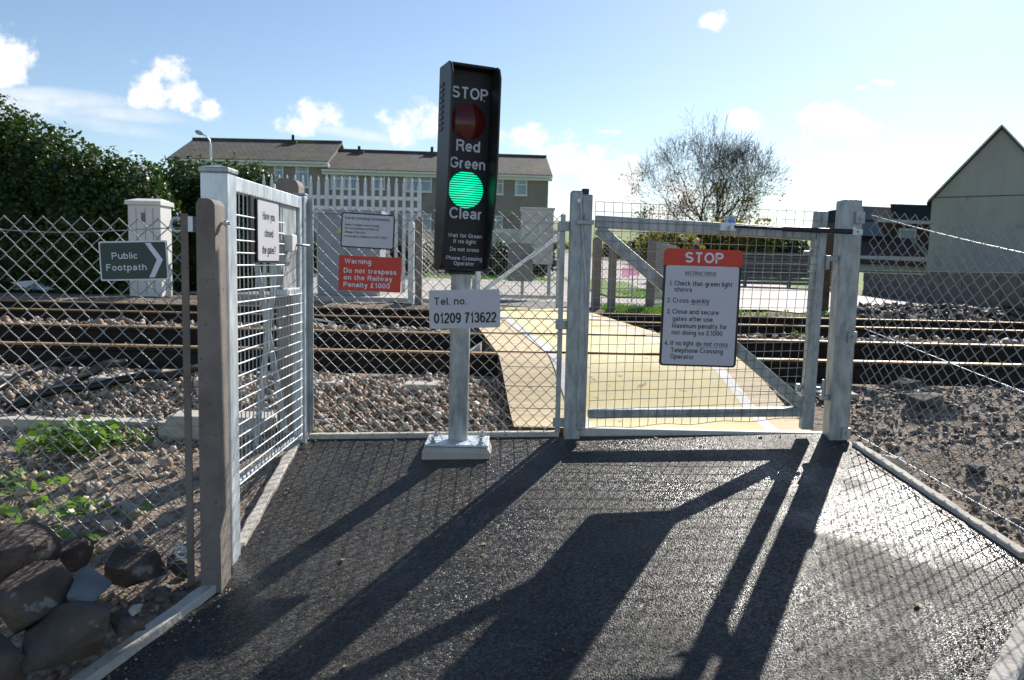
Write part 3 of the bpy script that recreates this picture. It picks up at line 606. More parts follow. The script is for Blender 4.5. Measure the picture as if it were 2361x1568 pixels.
eb.tube([c + Vector((.025, 0, 0)), c + Vector((.09, 0, 0))], .006, 6); eb.box(2.118, -.03, 1.32, 2.135, .0, 1.375); eb.build('eye_bolt', 'galv_bright', lf)
eb = MB(); c = Vector((2.06, -.004, .11)); eb.tube([c + Vector((.022 * math.cos(a), 0, .022 * math.sin(a))) for a in [2 * math.pi * k / 12 for k in range(13)]], .006, 6)
eb.tube([c, c + Vector((.08, 0, .01))], .005, 6); eb.build('eye_bolt', 'galv_bright', lf)

# concrete end post of the left fence
def concrete_post(name, label, x0, x1, y0, y1, z0, z1, rnd_right=.05, group=None):
    prof = [(x0 - .004, z0), (x1 + .004, z0), (x1, z1 - rnd_right * 1.6)] + [(x1 - rnd_right + rnd_right * math.cos(a), z1 - rnd_right + rnd_right * math.sin(a)) for a in [R(10 + 80 * k / 8) for k in range(9)]] + [(x0 + .012, z1), (x0 + .002, z1 - .02)]
    mb = MB().prism(prof, y0, y1); o = mb.build(name, 'concrete', bevel=.008)
    return tag(o, label, 'post', group)
# profile seen from the front; the rounded crown
concrete_post('concrete_post', 'pitted concrete fence post at the near end of the left gate', -1.150, -1.080, 2.84, 2.94, -.42, 1.16, .03)
concrete_post('concrete_post', 'concrete post behind the latch post of the left gate, under the palisade', -1.325, -1.205, 4.40, 4.52, -.1, 1.395, .05)
bolt = MB().tube([(-1.08, 2.90, 1.075), (-1.045, 2.90, 1.075)], .007, 8); bolt.tube([(-1.066, 2.90, 1.075), (-1.056, 2.90, 1.075)], .014, 6)
tag(bolt.build('bolt', 'galv_bright'), 'shiny bolt sticking out near the top of the left concrete post', 'bolt')

# ---------------------------------------------------------------- left gate
lp = thing('gate_post', 'tall square galvanised gate post with a capped top behind the left concrete post', 'post', (-1.145, 3.06, 0))
MB().box(-.055, -.05, -.40, .05, .05, 1.272).build('shaft', 'galv_bright', lp, bevel=.006)
cp = MB(); cp.add([(-.06, -.056, 1.272), (.056, -.056, 1.272), (.056, .056, 1.272), (-.06, .056, 1.272), (-.06, -.056, 1.29), (.056, -.056, 1.29), (.056, .056, 1.29), (-.06, .056, 1.29), (0, 0, 1.305)],
                  [(0, 3, 2, 1), (0, 1, 5, 4), (1, 2, 6, 5), (2, 3, 7, 6), (3, 0, 4, 7), (4, 5, 8), (5, 6, 8), (6, 7, 8), (7, 4, 8)]); cp.build('post_cap', 'galv', lp, bevel=.004)
fp = thing('gate_post', 'slim galvanised latch post with a cap at the far end of the left gate', 'post', (-1.145, 4.215, 0))
MB().box(-.03, -.03, -.1, .03, .03, 1.285).build('shaft', 'galv_bright', fp, bevel=.004)
MB().box(-.033, -.033, 1.285, .033, .033, 1.297).build('post_cap', 'galv', fp, bevel=.004)

lg = thing('mesh_gate', 'pale galvanised mesh gate standing along the left edge of the path', 'gate', (-1.145, 3.12, 0))
mb = MB(); mb.box(-.02, .005, -.0, .02, .05, 1.275); mb.box(-.02, 1.01, -.02, .02, 1.05, 1.275); mb.box(-.02, .05, 1.215, .02, 1.01, 1.275); mb.box(-.02, .05, -.012, .0, 1.01, .006)
mb.box(-.019, .70, .77, .019, 1.01, .80); mb.build('frame', 'galv_bright', lg, bevel=.003)
mb = MB()
for k in range(25):
    z = .01 + k * .0505
    if z > 1.17: continue
    if .80 < z: mb.tube([(.024, .045, z), (.024, .71, z)], .0034, 6)
    else: mb.tube([(.024, .045, z), (.024, 1.03, z)], .0034, 6)
mb.build('horizontal_wires', 'wire_bright', lg)
mb = MB()
for k in range(20):
    y = .055 + k * .05; top = 1.225 if y < .71 else .79
    mb.tube([(.018, y, -.005), (.018, y, top)], .0028, 6)
mb.build('upright_wires', 'galv', lg)
mb = MB(); mb.box(-.012, .715, .80, .006, 1.01, 1.215); mb.build('lock_plate', 'galv', lg, bevel=.002)
mb = MB(); mb.box(.006, .76, .985, .05, .85, 1.07); mb.build('lock_box', 'cab_white', lg, bevel=.006)
mb = MB(); mb.tube([(.04, .83, 1.02), (.075, .84, 1.02), (.075, .98, 1.02)], .007, 8); mb.build('latch_handle', 'galv', lg)
hs = thing('gate_sign', 'white sign reading Have you closed the gates on the left gate', 'sign', (-1.117, 3.405, 1.07))
hs.rotation_euler = (0, 0, R(90))
w, h = .30, .262
MB().prism(rrect(w + .012, h + .02, .012, w / 2, 0), -.006, .0).build('plate', 'border_black', hs)
MB().prism(rrect(w, h, .012, w / 2, 0), -.0085, -.0061).build('face', 'white', hs)
for s_, a_, b_, z_ in (('Have you', .065, .236, .05), ('closed', .088, .212, -.025), ('the gates?', .055, .246, -.10)):
    tx = MB(); text(tx, s_, a_, b_, z_, .036, -.0095, .13); tx.build('lettering', 'ink', hs)
MB().box(-.06, .002, -.14, .012, .02, .14).build('bracket', 'border_black', hs)  # added black strip, paints the shaded gap at the sign's near edge
br = thing('brace', 'two crossed galvanised brace bars seen through the left gate mesh', 'brace', (-1.35, 4.0, 0))
MB().bar(Vector((-1.33, 4.05, .93)) - Vector((-1.35, 4, 0)), Vector((-1.27, 4.35, -.03)) - Vector((-1.35, 4, 0)), .03, .008, (0, 1, 0)).build('bar', 'galv_bright', br)
MB().bar(Vector((-1.24, 4.1, .96)) - Vector((-1.35, 4, 0)), Vector((-1.40, 4.22, -.08)) - Vector((-1.35, 4, 0)), .03, .008, (0, 1, 0)).build('bar', 'galv_bright', br)

# ---------------------------------------------------------------- middle fence panel
mf = thing('chain_link_fence', 'galvanised chain link panel in the middle, behind the crossing signal and its signs', 'fence', (-1.10, 4.262, .005))
m = chain(1.365, 1.24, r=.0021).build('mesh', 'wire', mf)
line_wire((0, .004, 1.17), (1.37, .004, 1.165), .0016).build('line_wire', 'wire', mf)
line_wire((0, .004, .62), (1.37, .004, .56), .0014, .02).build('line_wire', 'wire', mf)
line_wire((0, .004, .05), (1.37, .004, .05), .0014).build('line_wire', 'wire', mf)
MB().box(-.02, -.012, .0, .012, .0, 1.27).build('stretcher_bar', 'galv', mf)
MB().box(1.348, -.014, .02, 1.375, -.002, 1.215).build('stretcher_bar', 'galv', mf)
for z in (.08, .62, 1.15): MB().box(1.335, -.03, z - .025, 1.395, -.014, z + .025).build('clamp', 'galv', mf, bevel=.003)
for q in ([(.012, -.005, .62), (.09, -.006, .61), (.12, .0, .60)], [(.012, .0, 1.2), (.05, .0, 1.205), (.07, .004, 1.19)], [(.012, 0, .06), (.08, 0, .055)]): MB().tube(q, .006, 6).build('strainer', 'galv_bright', mf)

# ---------------------------------------------------------------- signs
def sign_frame(tl, tr, brr, bl, Y):
    a, b, c, d = [at(*p, Y) for p in (tl, tr, brr, bl)]
    ctr = (a + b + c + d) / 4; ex = ((b - a) + (c - d)) / 2; ez = ((a - d) + (b - c)) / 2
    tilt = (math.atan2(ex.z, ex.x) - math.atan2(ez.x, ez.z)) / 2
    return ctr, tilt, ex.length, ez.length
def sign(name, label, frame, yaw=0):
    ctr, tilt, w, h = frame
    o = thing(name, label, 'sign', ctr); o.rotation_euler = Matrix.Rotation(yaw, 3, 'Z').to_4x4().to_3x3().__matmul__(Matrix.Rotation(-tilt, 3, 'Y')).to_euler()
    def UV(u, v): return (-w / 2 + u * w, h / 2 - v * h)
    return o, w, h, UV
def lines(o, w, h, UV, rows, m, y=-.0045, bold=.145, name='lettering'):
    for (s, u0, u1, vb, cv) in rows:
        tx = MB(); x0, z = UV(u0, vb); x1, _ = UV(u1, vb); text(tx, s, x0, x1, z, cv * h, y, bold); tx.build(name, m, o)
# STOP instructions
fr = sign_frame((1534, 573), (1712, 578), (1696, 847), (1517, 843), 4.135)
o, w, h, UV = sign('instruction_sign', 'white STOP instructions board with a red header on the right gate', fr)
MB().prism(rrect(w, h, .02), -.002, .002).build('plate', 'border_black', o)
x0, z0 = UV(.03, .14); x1, z1 = UV(.97, .985)
MB().prism(rrect(x1 - x0, z0 - z1, .012, (x0 + x1) / 2, (z0 + z1) / 2), -.0032, -.0021).build('panel', 'white', o)
hp = [p for p in rrect(w + .004, h + .004, .022) if p[1] > UV(0, .139)[1]]
zb = UV(0, .14)[1]; hp = [(-w / 2 - .002, zb), (w / 2 + .002, zb)] + hp
MB().prism(hp, -.0036, .0026).build('header', 'red', o)
lines(o, w, h, UV, [('STOP', .265, .76, .114, .09)], 'letter_white', -.0048, .19)
lines(o, w, h, UV, [('INSTRUCTIONS', .283, .677, .217, .03), ('1.', .087, .118, .31, .041), ('Check that green light', .147, .894, .31, .041), ('shows', .15, .381, .362, .041),
    ('2.', .067, .11, .456, .041), ('Cross quickly', .137, .61, .456, .041), ('3.', .069, .112, .551, .041), ('Close and secure', .14, .738, .551, .041), ('gates after use.', .146, .679, .612, .041),
    ('Maximum penalty for', .144, .86, .672, .041), ('not doing so £1000', .144, .80, .73, .041), ('4.', .06, .105, .822, .041), ('If no light do not cross -', .137, .93, .822, .041),
    ('Telephone Crossing', .142, .819, .883, .041), ('Operator', .14, .448, .938, .041)], 'ink', -.004, .15)
for u0, u1, v in ((.28, .68, .223), (.363, .61, .469), (.467, .90, .831)):
    xa, za = UV(u0, v); xb, _ = UV(u1, v); MB().box(xa, -.0042, za - .0016, xb, -.0034, za).build('underline', 'ink', o)
# level crossing information
fr = sign_frame((789, 489), (911, 496), (908, 576), (784, 570), 4.235)
o, w, h, UV = sign('information_sign', 'small white level crossing information sign with a black border on the mesh', fr)
MB().prism(rrect(w, h, .014), -.002, .002).build('plate', 'border_black', o)
MB().prism(rrect(w - .014, h - .014, .009), -.0032, -.0021).build('panel', 'white', o)
lines(o, w, h, UV, [('Level crossing information', .075, .905, .19, .085), ('Name: Trevingey Level Crossing', .075, .71, .37, .058), ('O.S. Grid reference: SW690 416', .075, .70, .475, .058), ('Mileage: 310m 45ch', .075, .46, .585, .058),
    ('In emergency telephone 01209 713622', .075, .87, .70, .058)], 'ink', -.004, .15)
# warning
fr = sign_frame((782, 588), (926, 595), (923, 674), (780, 669), 4.23)
o, w, h, UV = sign('warning_sign', 'red warning sign, Do not trespass on the Railway, on the chain link', fr)
MB().prism(rrect(w, h, .002, n=1), -.002, .002).build('plate', 'red', o)
lines(o, w, h, UV, [('Warning', .09, .52, .225, .145), ('Do not trespass', .08, .93, .495, .145), ('on the Railway', .08, .865, .695, .145), ('Penalty £1000', .08, .83, .90, .145)], 'letter_white', -.0032, .19)
# public footpath
fr = sign_frame((228, 558), (386, 553), (388, 642), (233, 651), 2.845)
o, w, h, UV = sign('footpath_sign', 'dark green Public Footpath sign with a white chevron on the left mesh', fr)
MB().prism(rrect(w, h, .006), -.002, .002).build('plate', 'letter_white', o)
MB().prism(rrect(w - .011, h - .011, .006), -.0032, -.0021).build('panel', 'green_sign', o)
lines(o, w, h, UV, [('Public', .185, .57, .45, .165), ('Footpath', .095, .69, .745, .165)], 'letter_white', -.0042, .15)
cv = MB(); q = [UV(*p) for p in ((.685, .06), (.765, .06), (.935, .485), (.80, .93), (.72, .93), (.845, .485))]
cv.add([(x, -.0042, z) for x, z in q], [(0, 5, 2, 1), (5, 4, 3, 2)]); cv.build('chevron', 'letter_white', o)

# ---------------------------------------------------------------- crossing signal
sg = thing('crossing_signal', 'tall black stop and go crossing signal, its green lamp lit, on a galvanised pole', 'signal', (-.277, 4.03, 0))
base = Vector((-.277, 4.03, 0))
gnd = pz(base.x, base.y - .2)
pl = MB(); q0, q1, q2, q3 = -.178, .180, -.065, .195
pl.add([(q0, q2, -.16), (q1, q2, -.16), (q1, q3, -.16), (q0, q3, -.16), (q0, q2, -.03), (q1, q2, -.03), (q1, q3, -.03), (q0, q3, -.03), (q0 + .02, q2 + .02, -.008), (q1 - .02, q2 + .02, -.008), (q1 - .02, q3, -.008), (q0 + .02, q3, -.008)],
       [(0, 3, 2, 1), (8, 9, 10, 11), (0, 1, 5, 4), (1, 2, 6, 5), (2, 3, 7, 6), (3, 0, 4, 7), (4, 5, 9, 8), (5, 6, 10, 9), (6, 7, 11, 10), (7, 4, 8, 11)]); pl.build('plinth', 'concrete_light', sg, bevel=.006)
MB().box(-.165, -.05, -.004, .165, .185, .008).build('base_plate', 'galv_bright', sg, bevel=.002)
for bx, by in ((-.125, -.02), (.125, -.02), (-.125, .155), (.125, .155)):
    b = MB().tube([(bx, by, .008), (bx, by, .022)], .015, 6); b.tube([(bx, by, .022), (bx, by, .042)], .008, 8); b.build('anchor_bolt', 'galv', sg)
MB().tube([(0, .075, .008), (.004, .075, .905)], .053, 32, smooth=True).build('pole', 'galv', sg)
YAW = R(22)
hd = bpy.data.objects.new('signal_head', None)
Wd, Dp, Hh, HB = .25, .15, .975, .908
# one housing mesh: back box, side walls that narrow towards the bottom, top
hm = MB(); T = .012
def wall_prof(sgn):                       # profile in (y,z): front edge is -Dp at top and tucks in at the bottom
    return [(.05, 0), (-.055, 0), (-.078, .03), (-.10, .14), (-Dp + .012, .34), (-Dp, .5), (-Dp, Hh - .06), (-Dp + .02, Hh - .015), (-Dp + .05, Hh), (.05, Hh)]
for x0, x1 in ((-Wd / 2, -Wd / 2 + T), (Wd / 2 - T, Wd / 2)):
    P = wall_prof(1); n = len(P); vs = [(x0, y, z) for y, z in P] + [(x1, y, z) for y, z in P]
    hm.add(vs, [tuple(range(n)), tuple(reversed(range(n, 2 * n)))] + [(i, n + i, n + (i + 1) % n, (i + 1) % n) for i in range(n)])
hm.box(-Wd / 2 + T, -.02, .0, Wd / 2 - T, .05, Hh)                 # back box
hm.box(-Wd / 2 + T, -Dp + .055, Hh - .014, Wd / 2 - T, -.02, Hh)   # hood top
hm.box(-Wd / 2 + T, -.07, .0, Wd / 2 - T, -.02, .014)              # sill
hm.box(-.07, -.03, -.018, .07, .045, 0)
hroot = hm.build('signal_head', 'black_plastic', sg, bevel=.005); hroot.location = (.0, .045, HB); hroot.scale = (1.05, 1.05, 1.05); hroot.rotation_euler = (0, R(1.2), YAW)
MB().box(-Wd / 2 + T, -.024, .016, Wd / 2 - T, -.0205, Hh - .016).build('face_panel', 'face_black', hroot)
mb = MB()
for k in range(9): mb.box(-Wd / 2 - .004, -.03, Hh - .10 - k * .026, -Wd / 2, .03, Hh - .086 - k * .026)
mb.build('cooling_ribs', 'black_plastic', hroot)
def T_(rows):
    for s, dz_, w_, cap in rows:
        tx = MB(); text(tx, s, .010 - w_ / 2, .010 + w_ / 2, Hh - dz_ * .975, cap, -.0255, .165 if cap > .03 else .15); tx.build('lettering', 'letter_white', hroot)
T_([('STOP', .152, .185, .055), ('Red', .408, .122, .055), ('Green', .492, .182, .053), ('Clear', .741, .17, .055), ('Wait for Green', .834, .176, .0195), ('If no light', .863, .117, .0195), ('Do not cross', .903, .150, .0195), ('Phone Crossing', .947, .186, .0195), ('Operator', .973, .107, .0195)])
def dome(name, m, dz_, rad, bulge):
    mb = MB(); rings = 8; seg = 40; vs = [(0, -bulge, 0)]; fs = []
    for i in range(1, rings + 1):
        t = i / rings; y = -bulge * (1 - t * t)
        for k in range(seg): a = 2 * math.pi * k / seg; vs.append((rad * t * math.cos(a), y, rad * t * math.sin(a)))
    for k in range(seg): fs.append((0, 1 + k, 1 + (k + 1) % seg))
    for i in range(rings - 1):
        for k in range(seg): a = 1 + i * seg; fs.append((a + k, a + seg + k, a + seg + (k + 1) % seg, a + (k + 1) % seg))
    mb.add(vs, fs, True); o = mb.build(name, m, hroot); o.location = (.006, -.0255, Hh - dz_ * .975)
    return o
dome('red_lens', 'lens_red', .26, .089, .022)
dome('green_lens', 'lens_green', .596, .089, .012)
MB().box(.082, -.0265, Hh - .152, .087, -.0245, Hh - .147).build('rivet', 'letter_white', hroot)
# telephone number sign on the pole
fr = sign_frame((990, 669), (1153, 667), (1153, 752), (990, 761), 3.98)
o, w, h, UV = sign('telephone_sign', 'white telephone number sign fixed across the signal pole', fr, R(6))
MB().prism(rrect(w, h, .01), -.002, .002).build('plate', 'white', o)
lines(o, w, h, UV, [('Tel. no.', .065, .53, .385, .195), ('01209 713622', .065, .945, .865, .275)], 'ink', -.0032, .155)
MB().box(-.02, .0021, -.03, .02, .075, .03).build('bracket', 'galv', o)

# ---------------------------------------------------------------- right gate
gp = thing('gate_post', 'stout galvanised hinge post at the left of the right gate', 'post', (.345, 4.25, 0))
MB().box(-.048, -.048, -.25, .042, .042, 1.345).build('shaft', 'galv', gp, bevel=.012, segs=3)
mb = MB(); mb.tube([(.005, -.056, 1.285), (.01, -.06, 1.2), (.045, -.062, .85), (.055, -.062, .45)], .008, 8); mb.build('stay_rod', 'galv', gp)
mb = MB(); mb.tube([(-.005, -.048, 1.29), (-.005, -.062, 1.29)], .012, 10); mb.build('bolt', 'galv_bright', gp)
mb = MB(); mb.box(-.015, -.075, 1.165, .075, -.05, 1.19); mb.tube([(.04, -.065, 1.19), (.04, -.065, 1.215)], .018, 10); mb.build('hinge', 'galv', gp, bevel=.003)
GX0, GX1, GYY = .392, 1.655, 4.215
rg = thing('mesh_gate', 'galvanised swing gate with a diagonal brace and mesh across the crossing', 'gate', (GX0, GYY, 0))
def gpnt(px, py): 
    v = at(px, py, GYY); return Vector((v.x - GX0, 0, v.z))
mb = MB()
a = gpnt(1355, 449); b = gpnt(1338, 990)
MB().bar(a, b, .052, .05, (0, 1, 0)).build('hinge_stile', 'galv', rg, bevel=.006)
MB().tube([a + Vector((-.012, 0, 0)), a + Vector((-.012, 0, .03))], .02, 12).build('stile_cap', 'border_black', rg)
c = gpnt(1893, 487); d = gpnt(1858, 989)
MB().bar(c, d, .066, .05, (0, 1, 0)).build('latch_stile', 'galv', rg, bevel=.006)
e = gpnt(1372, 511); f = gpnt(1882, 541)
MB().bar(e, f, .05, .066, (0, 0, 1)).build('top_rail', 'galv', rg, bevel=.006)
g = gpnt(1355, 953); k_ = gpnt(1848, 949)
MB().bar(g, k_, .05, .048, (0, 0, 1)).build('bottom_rail', 'galv', rg, bevel=.006)
p0 = gpnt(1378, 527); p1 = gpnt(1853, 938)
MB().bar(p0 + Vector((0, .001, 0)), p1 + Vector((0, .001, 0)), .046, .062, (0, 0, 1)).build('diagonal_brace', 'galv', rg, bevel=.005)
mb = MB(); xs0 = gpnt(1372, 470).x; xs1 = gpnt(1893, 480).x; zt = gpnt(1372, 466).z; zb_ = gpnt(1372, 985).z
# welded mesh on the near face, a slightly bowed sheet
nx_, nz_ = 25, 24; ztR = gpnt(1890, 490).z; zbR = gpnt(1850, 962).z
def mp(i, j):
    u = i / nx_; v = j / nz_; lx = xs0 + (xs1 - xs0) * u; z = (zb_ + (zt - zb_) * v) * (1 - u) + (zbR + (ztR - zbR) * v) * u
    lx -= .055 * u * (1 - v)
    return Vector((lx, -.032 + .004 * math.sin(u * 9) * math.sin(v * 7), z + (.006 * math.sin(i * .9) if j == 0 else 0)))
hw = MB(); vw = MB()
for j in range(nz_ + 1): hw.tube([mp(i, j) for i in range(nx_ + 1)], .0017, 5)
for i in range(nx_ + 1): vw.tube([mp(i, j) + Vector((0, .003, 0)) for j in range(nz_ + 1)], .0017, 5)
hw.build('horizontal_wires', 'wire', rg); vw.build('upright_wires', 'wire', rg)
mb = MB(); q = gpnt(1862, 583); mb.tube([q + Vector((-.02, 0, 0)), q + Vector((.075, 0, 0))], .012, 8); mb.box(q.x + .04, -.03, q.z - .02, q.x + .06, .03, q.z + .02); mb.build('latch', 'galv', rg)
mb = MB(); q = gpnt(1848, 893); mb.tube([q + Vector((-.01, 0, 0)), q + Vector((.10, -.0, -.006))], .011, 8); mb.tube([q + Vector((-.012, -.0, 0)), q + Vector((-.03, 0, 0))], .022, 8); mb.build('drop_bolt', 'galv', rg)

rpx = at(1912, 1016, 4.15).x
rp = thing('gate_post', 'large galvanised closing post at the right of the right gate', 'post', (rpx + .05, 4.205, 0))
MB().box(-.05, -.055, -.25, .05, .055, 1.325).build('shaft', 'galv', rp, bevel=.012, segs=3)
for z in (1.23, .60, .08): MB().box(.01, -.075, z - .03, .056, -.0555, z + .03).tube([(.035, -.075, z), (.035, -.088, z)], .011, 6).build('clamp', 'galv', rp)
mb = MB(); mb.box(-.10, -.03, 1.0, -.051, .03, 1.03); mb.box(-.115, -.03, .955, -.095, .03, 1.03); mb.build('gate_stop', 'galv', rp, bevel=.003)
mb = MB(); mb.box(-.09, -.025, .25, -.051, .025, .275); mb.tube([(-.075, 0, .275), (-.075, 0, .36)], .011, 8); mb.build('bolt_keep', 'galv', rp, bevel=.003)
MB().box(.0505, -.03, .02, .064, -.016, 1.28).build('stretcher_bar', 'galv', rp)
gc = thing('gate_closer', 'black tubular gate closer joining the gate top rail to the right post', 'gate closer', at(1688, 522, 4.1))
o0 = at(1688, 522, 4.1)
P0 = at(1693, 522, 4.1) - o0; P1 = at(1805, 528, 4.1) - o0; P2 = at(1978, 535, 4.05) - o0
MB().tube([P0, P1], .0085, 12).build('rod', 'border_black', gc); MB().tube([P1, P2], .0135, 14).build('cylinder', 'black_plastic', gc)
mb = MB(); mb.box(-.05, .035, -.02, .03, .09, .02); mb.tube([(0, 0, -.018), (0, 0, .018)], .012, 8); mb.tube([(0.0, 0, 0), (0, .07, 0)], .009, 8); mb.build('bracket', 'galv_bright', gc)
q = P2; mb = MB(); mb.tube([q + Vector((-.02, 0, -.01)), q + Vector((-.02, 0, .025))], .01, 8); mb.box(q.x - .03, q.y - .012, q.z - .014, q.x + .02, q.y + .03, q.z + .014); mb.build('bracket', 'galv_bright', gc)
lb = MB().box(0, 0, 0, .055, .002, .05); o = lb.build('label_plate', 'blue_label', gc); o.location = Vector(at(1672, 507, 4.186)) - o0; o.location.z -= .03

# right fence panel, running back towards the camera along the kerb
RA = Vector((1.845, 4.09, .05)); RBk = Vector((2.105, 2.98, -.13)); L2 = (RBk.xy - RA.xy).length; ang = math.atan2(RBk.y - RA.y, RBk.x - RA.x)
rf = thing('chain_link_fence', 'galvanised chain link panel on the right, in front of the grey gabled house', 'fence', RA); rf.rotation_euler = (0, 0, ang)
ch = chain(1.12, 1.225, r=.002); shear = (RBk.z - RA.z) / L2
ch.v = [(x, y, z + x * shear) for x, y, z in ch.v]; ch.build('mesh', 'wire', rf)
def rfw(z0_, z1_, r, sag): line_wire((0, .006, z0_), (1.14, .006, z1_ + 1.14 * shear), r, sag).build('line_wire', 'wire_bright', rf)
rfw(1.19, 1.13, .0028, .01); rfw(.60, .58, .0022, .0); rfw(.03, .04, .0022, .0)
rc = MB().prism([(-.06, -.4), (.06, -.4), (.055, 1.2), (.03, 1.24), (-.03, 1.24), (-.055, 1.2)], -.055, .055).build('concrete_post', 'concrete', None, (2.15, 2.93, -.16), bevel=.008)
tag(rc, 'concrete fence post cut by the right edge of the picture beside the kerb', 'post')

# ---------------------------------------------------------------- trackside left: trough, cables, rocks, weeds
def trough(x0, x1, y0, y1, z, label):
    mb = MB(); mb.box(x0, y0, z - .12, x1, y1, z); return tag(mb.build('cable_trough', 'concrete_light', bevel=.008), label, 'cable trough', 'concrete trough lids beside the track')
trough(-3.6, -2.0, 4.50, 4.72, -.02, 'long sandy concrete trough lid behind the leafy weed on the left')
trough(-1.98, -1.36, 4.42, 4.62, .035, 'raised concrete trough lid beside the left concrete post')
trough(-2.02, -1.40, 4.40, 4.64, -.02, 'lower concrete slab under the raised trough lid')
def conduit(pts, r, label):
    P = [at(*p) for p in pts]; n = len(P); out = []
    for i in range(n - 1):
        p0, p1, p2, p3 = P[max(i - 1, 0)], P[i], P[i + 1], P[min(i + 2, n - 1)]
        for k in range(14):
            t = k / 14; out.append(.5 * ((2 * p1) + (p2 - p0) * t + (2 * p0 - 5 * p1 + 4 * p2 - p3) * t * t + (3 * p1 - p0 - 3 * p2 + p3) * t ** 3))
    out.append(P[-1])
    for v in out: v.z = max(v.z, gz(v.x, v.y) + r * .8 + .045)
    mb = MB(); mb.tube(out, [r * (1 + .12 * (i % 2)) for i in range(len(out))], 8)
    return tag(mb.build('cable', 'cable'), label, 'cable', 'conduits lying over the ballast')
conduit([(-20, 940, 4.75), (30, 880, 4.95), (110, 840, 5.2), (200, 825, 5.35)], .02, 'leftmost black conduit curving down the ballast at the picture edge')
conduit([(20, 985, 4.62), (90, 940, 4.75), (160, 890, 4.95), (230, 850, 5.15), (290, 835, 5.3)], .027, 'ribbed black conduit between the two others, climbing to the rail')
conduit([(10, 985, 4.6), (110, 930, 4.78), (240, 910, 4.9), (340, 895, 5.0), (410, 875, 5.1), (470, 845, 5.25)], .026, 'long black conduit running right towards the concrete post')
def rock(px, py, Y, sx, sy, sz, m, label, seed, rot=0, tilt=0):
    import bmesh
    sx *= .84; sy *= .84; sz *= .86
    r_ = random.Random(seed); bm_ = bmesh.new()
    for k in range(20):
        p = Vector((r_.uniform(-1, 1), r_.uniform(-1, 1), r_.uniform(-1, 1))); mxx = max(abs(p.x), abs(p.y), abs(p.z)); p *= r_.uniform(.82, 1.0) / mxx
        p.x *= 1 - .25 * abs(p.z) * r_.random(); bm_.verts.new((p.x * sx, p.y * sy, p.z * sz))
    h = bmesh.ops.convex_hull(bm_, input=bm_.verts); bmesh.ops.delete(bm_, geom=[v for v in bm_.verts if not v.link_faces], context='VERTS')
    bmesh.ops.dissolve_limit(bm_, angle_limit=R(9), verts=bm_.verts, edges=bm_.edges)
    bmesh.ops.bevel(bm_, geom=list(bm_.edges), offset=min(sx, sy, sz) * .09, segments=2, affect='EDGES', profile=.6)
    bmesh.ops.triangulate(bm_, faces=bm_.faces); bmesh.ops.subdivide_edges(bm_, edges=bm_.edges, cuts=2, use_grid_fill=True)
    for v in bm_.verts:
        c = v.co; f = math.sin(c.x * 61 + seed) * math.sin(c.y * 53 + seed * 2) * math.sin(c.z * 71 + 1) + .5 * math.sin(c.x * 140 + c.z * 190 + seed); v.co += v.co.normalized() * f * .0035
    me = bpy.data.meshes.new('rock'); bm_.to_mesh(me); bm_.free(); me.materials.append(MT[m]); o = bpy.data.objects.new('rock', me); COL.objects.link(o); o.location = at(px, py, Y); o.rotation_euler = (tilt, 0, rot)
    return tag(o, label, 'rock', 'rocks in the left foreground' if px < 600 else 'clods and stones on the soil right of the path')
rock(40, 1280, 2.62, .16, .14, .10, 'rock', 'dark brown boulder at the top of the pile by the left picture edge', 3, .3, .1)
rock(75, 1375, 2.5, .145, .15, .095, 'rock', 'rounded brown rock in the middle of the pile with a pale fleck', 5, -.25, .2)
rock(150, 1455, 2.4, .165, .15, .10, 'rock', 'large wedge-shaped brown rock at the front of the pile', 8, .5, -.1)
rock(208, 1358, 2.56, .075, .09, .045, 'rock_blue', 'blue-grey slab of slate leaning on the front rock', 11, .2, .35)
rock(10, 1525, 2.28, .09, .12, .09, 'rock', 'shadowed rock in the bottom left corner', 14, .2, 0)
rock(305, 1303, 2.86, .14, .12, .075, 'rock', 'broad brown rock half behind the left mesh', 17, -.3, .1)
rock(180, 1275, 2.84, .07, .07, .07, 'rock', 'upright brown stone beside the boulder pile, behind the mesh', 21, .4, .1)
rock(415, 1305, 2.98, .07, .06, .05, 'rock', 'small pale brown rock close to the concrete post foot', 25, .1, .1)
rock(314, 1407, 2.52, .027, .025, .02, 'concrete_light', 'tiny white stone on the dark soil by the kerb', 29)
rock(292, 1432, 2.5, .06, .09, .02, 'rock', 'low flat rock along the inner side of the left kerb', 31, .7, .05)
rock(2050, 1063, 3.95, .10, .06, .035, 'concrete_light', 'long pale lump of broken concrete beside the right kerb', 41, -.5)
rock(2130, 925, 4.75, .15, .10, .06, 'block', 'dark lump of broken tarmac in the soil on the right', 43, .4)
rock(1790, 935, 4.9, .13, .12, .10, 'block', 'dark clod behind the right gate beside the deck', 47, .4)
rock(2005, 1035, 4.1, .06, .05, .03, 'rock', 'small stone at the foot of the large right post', 53, .4)

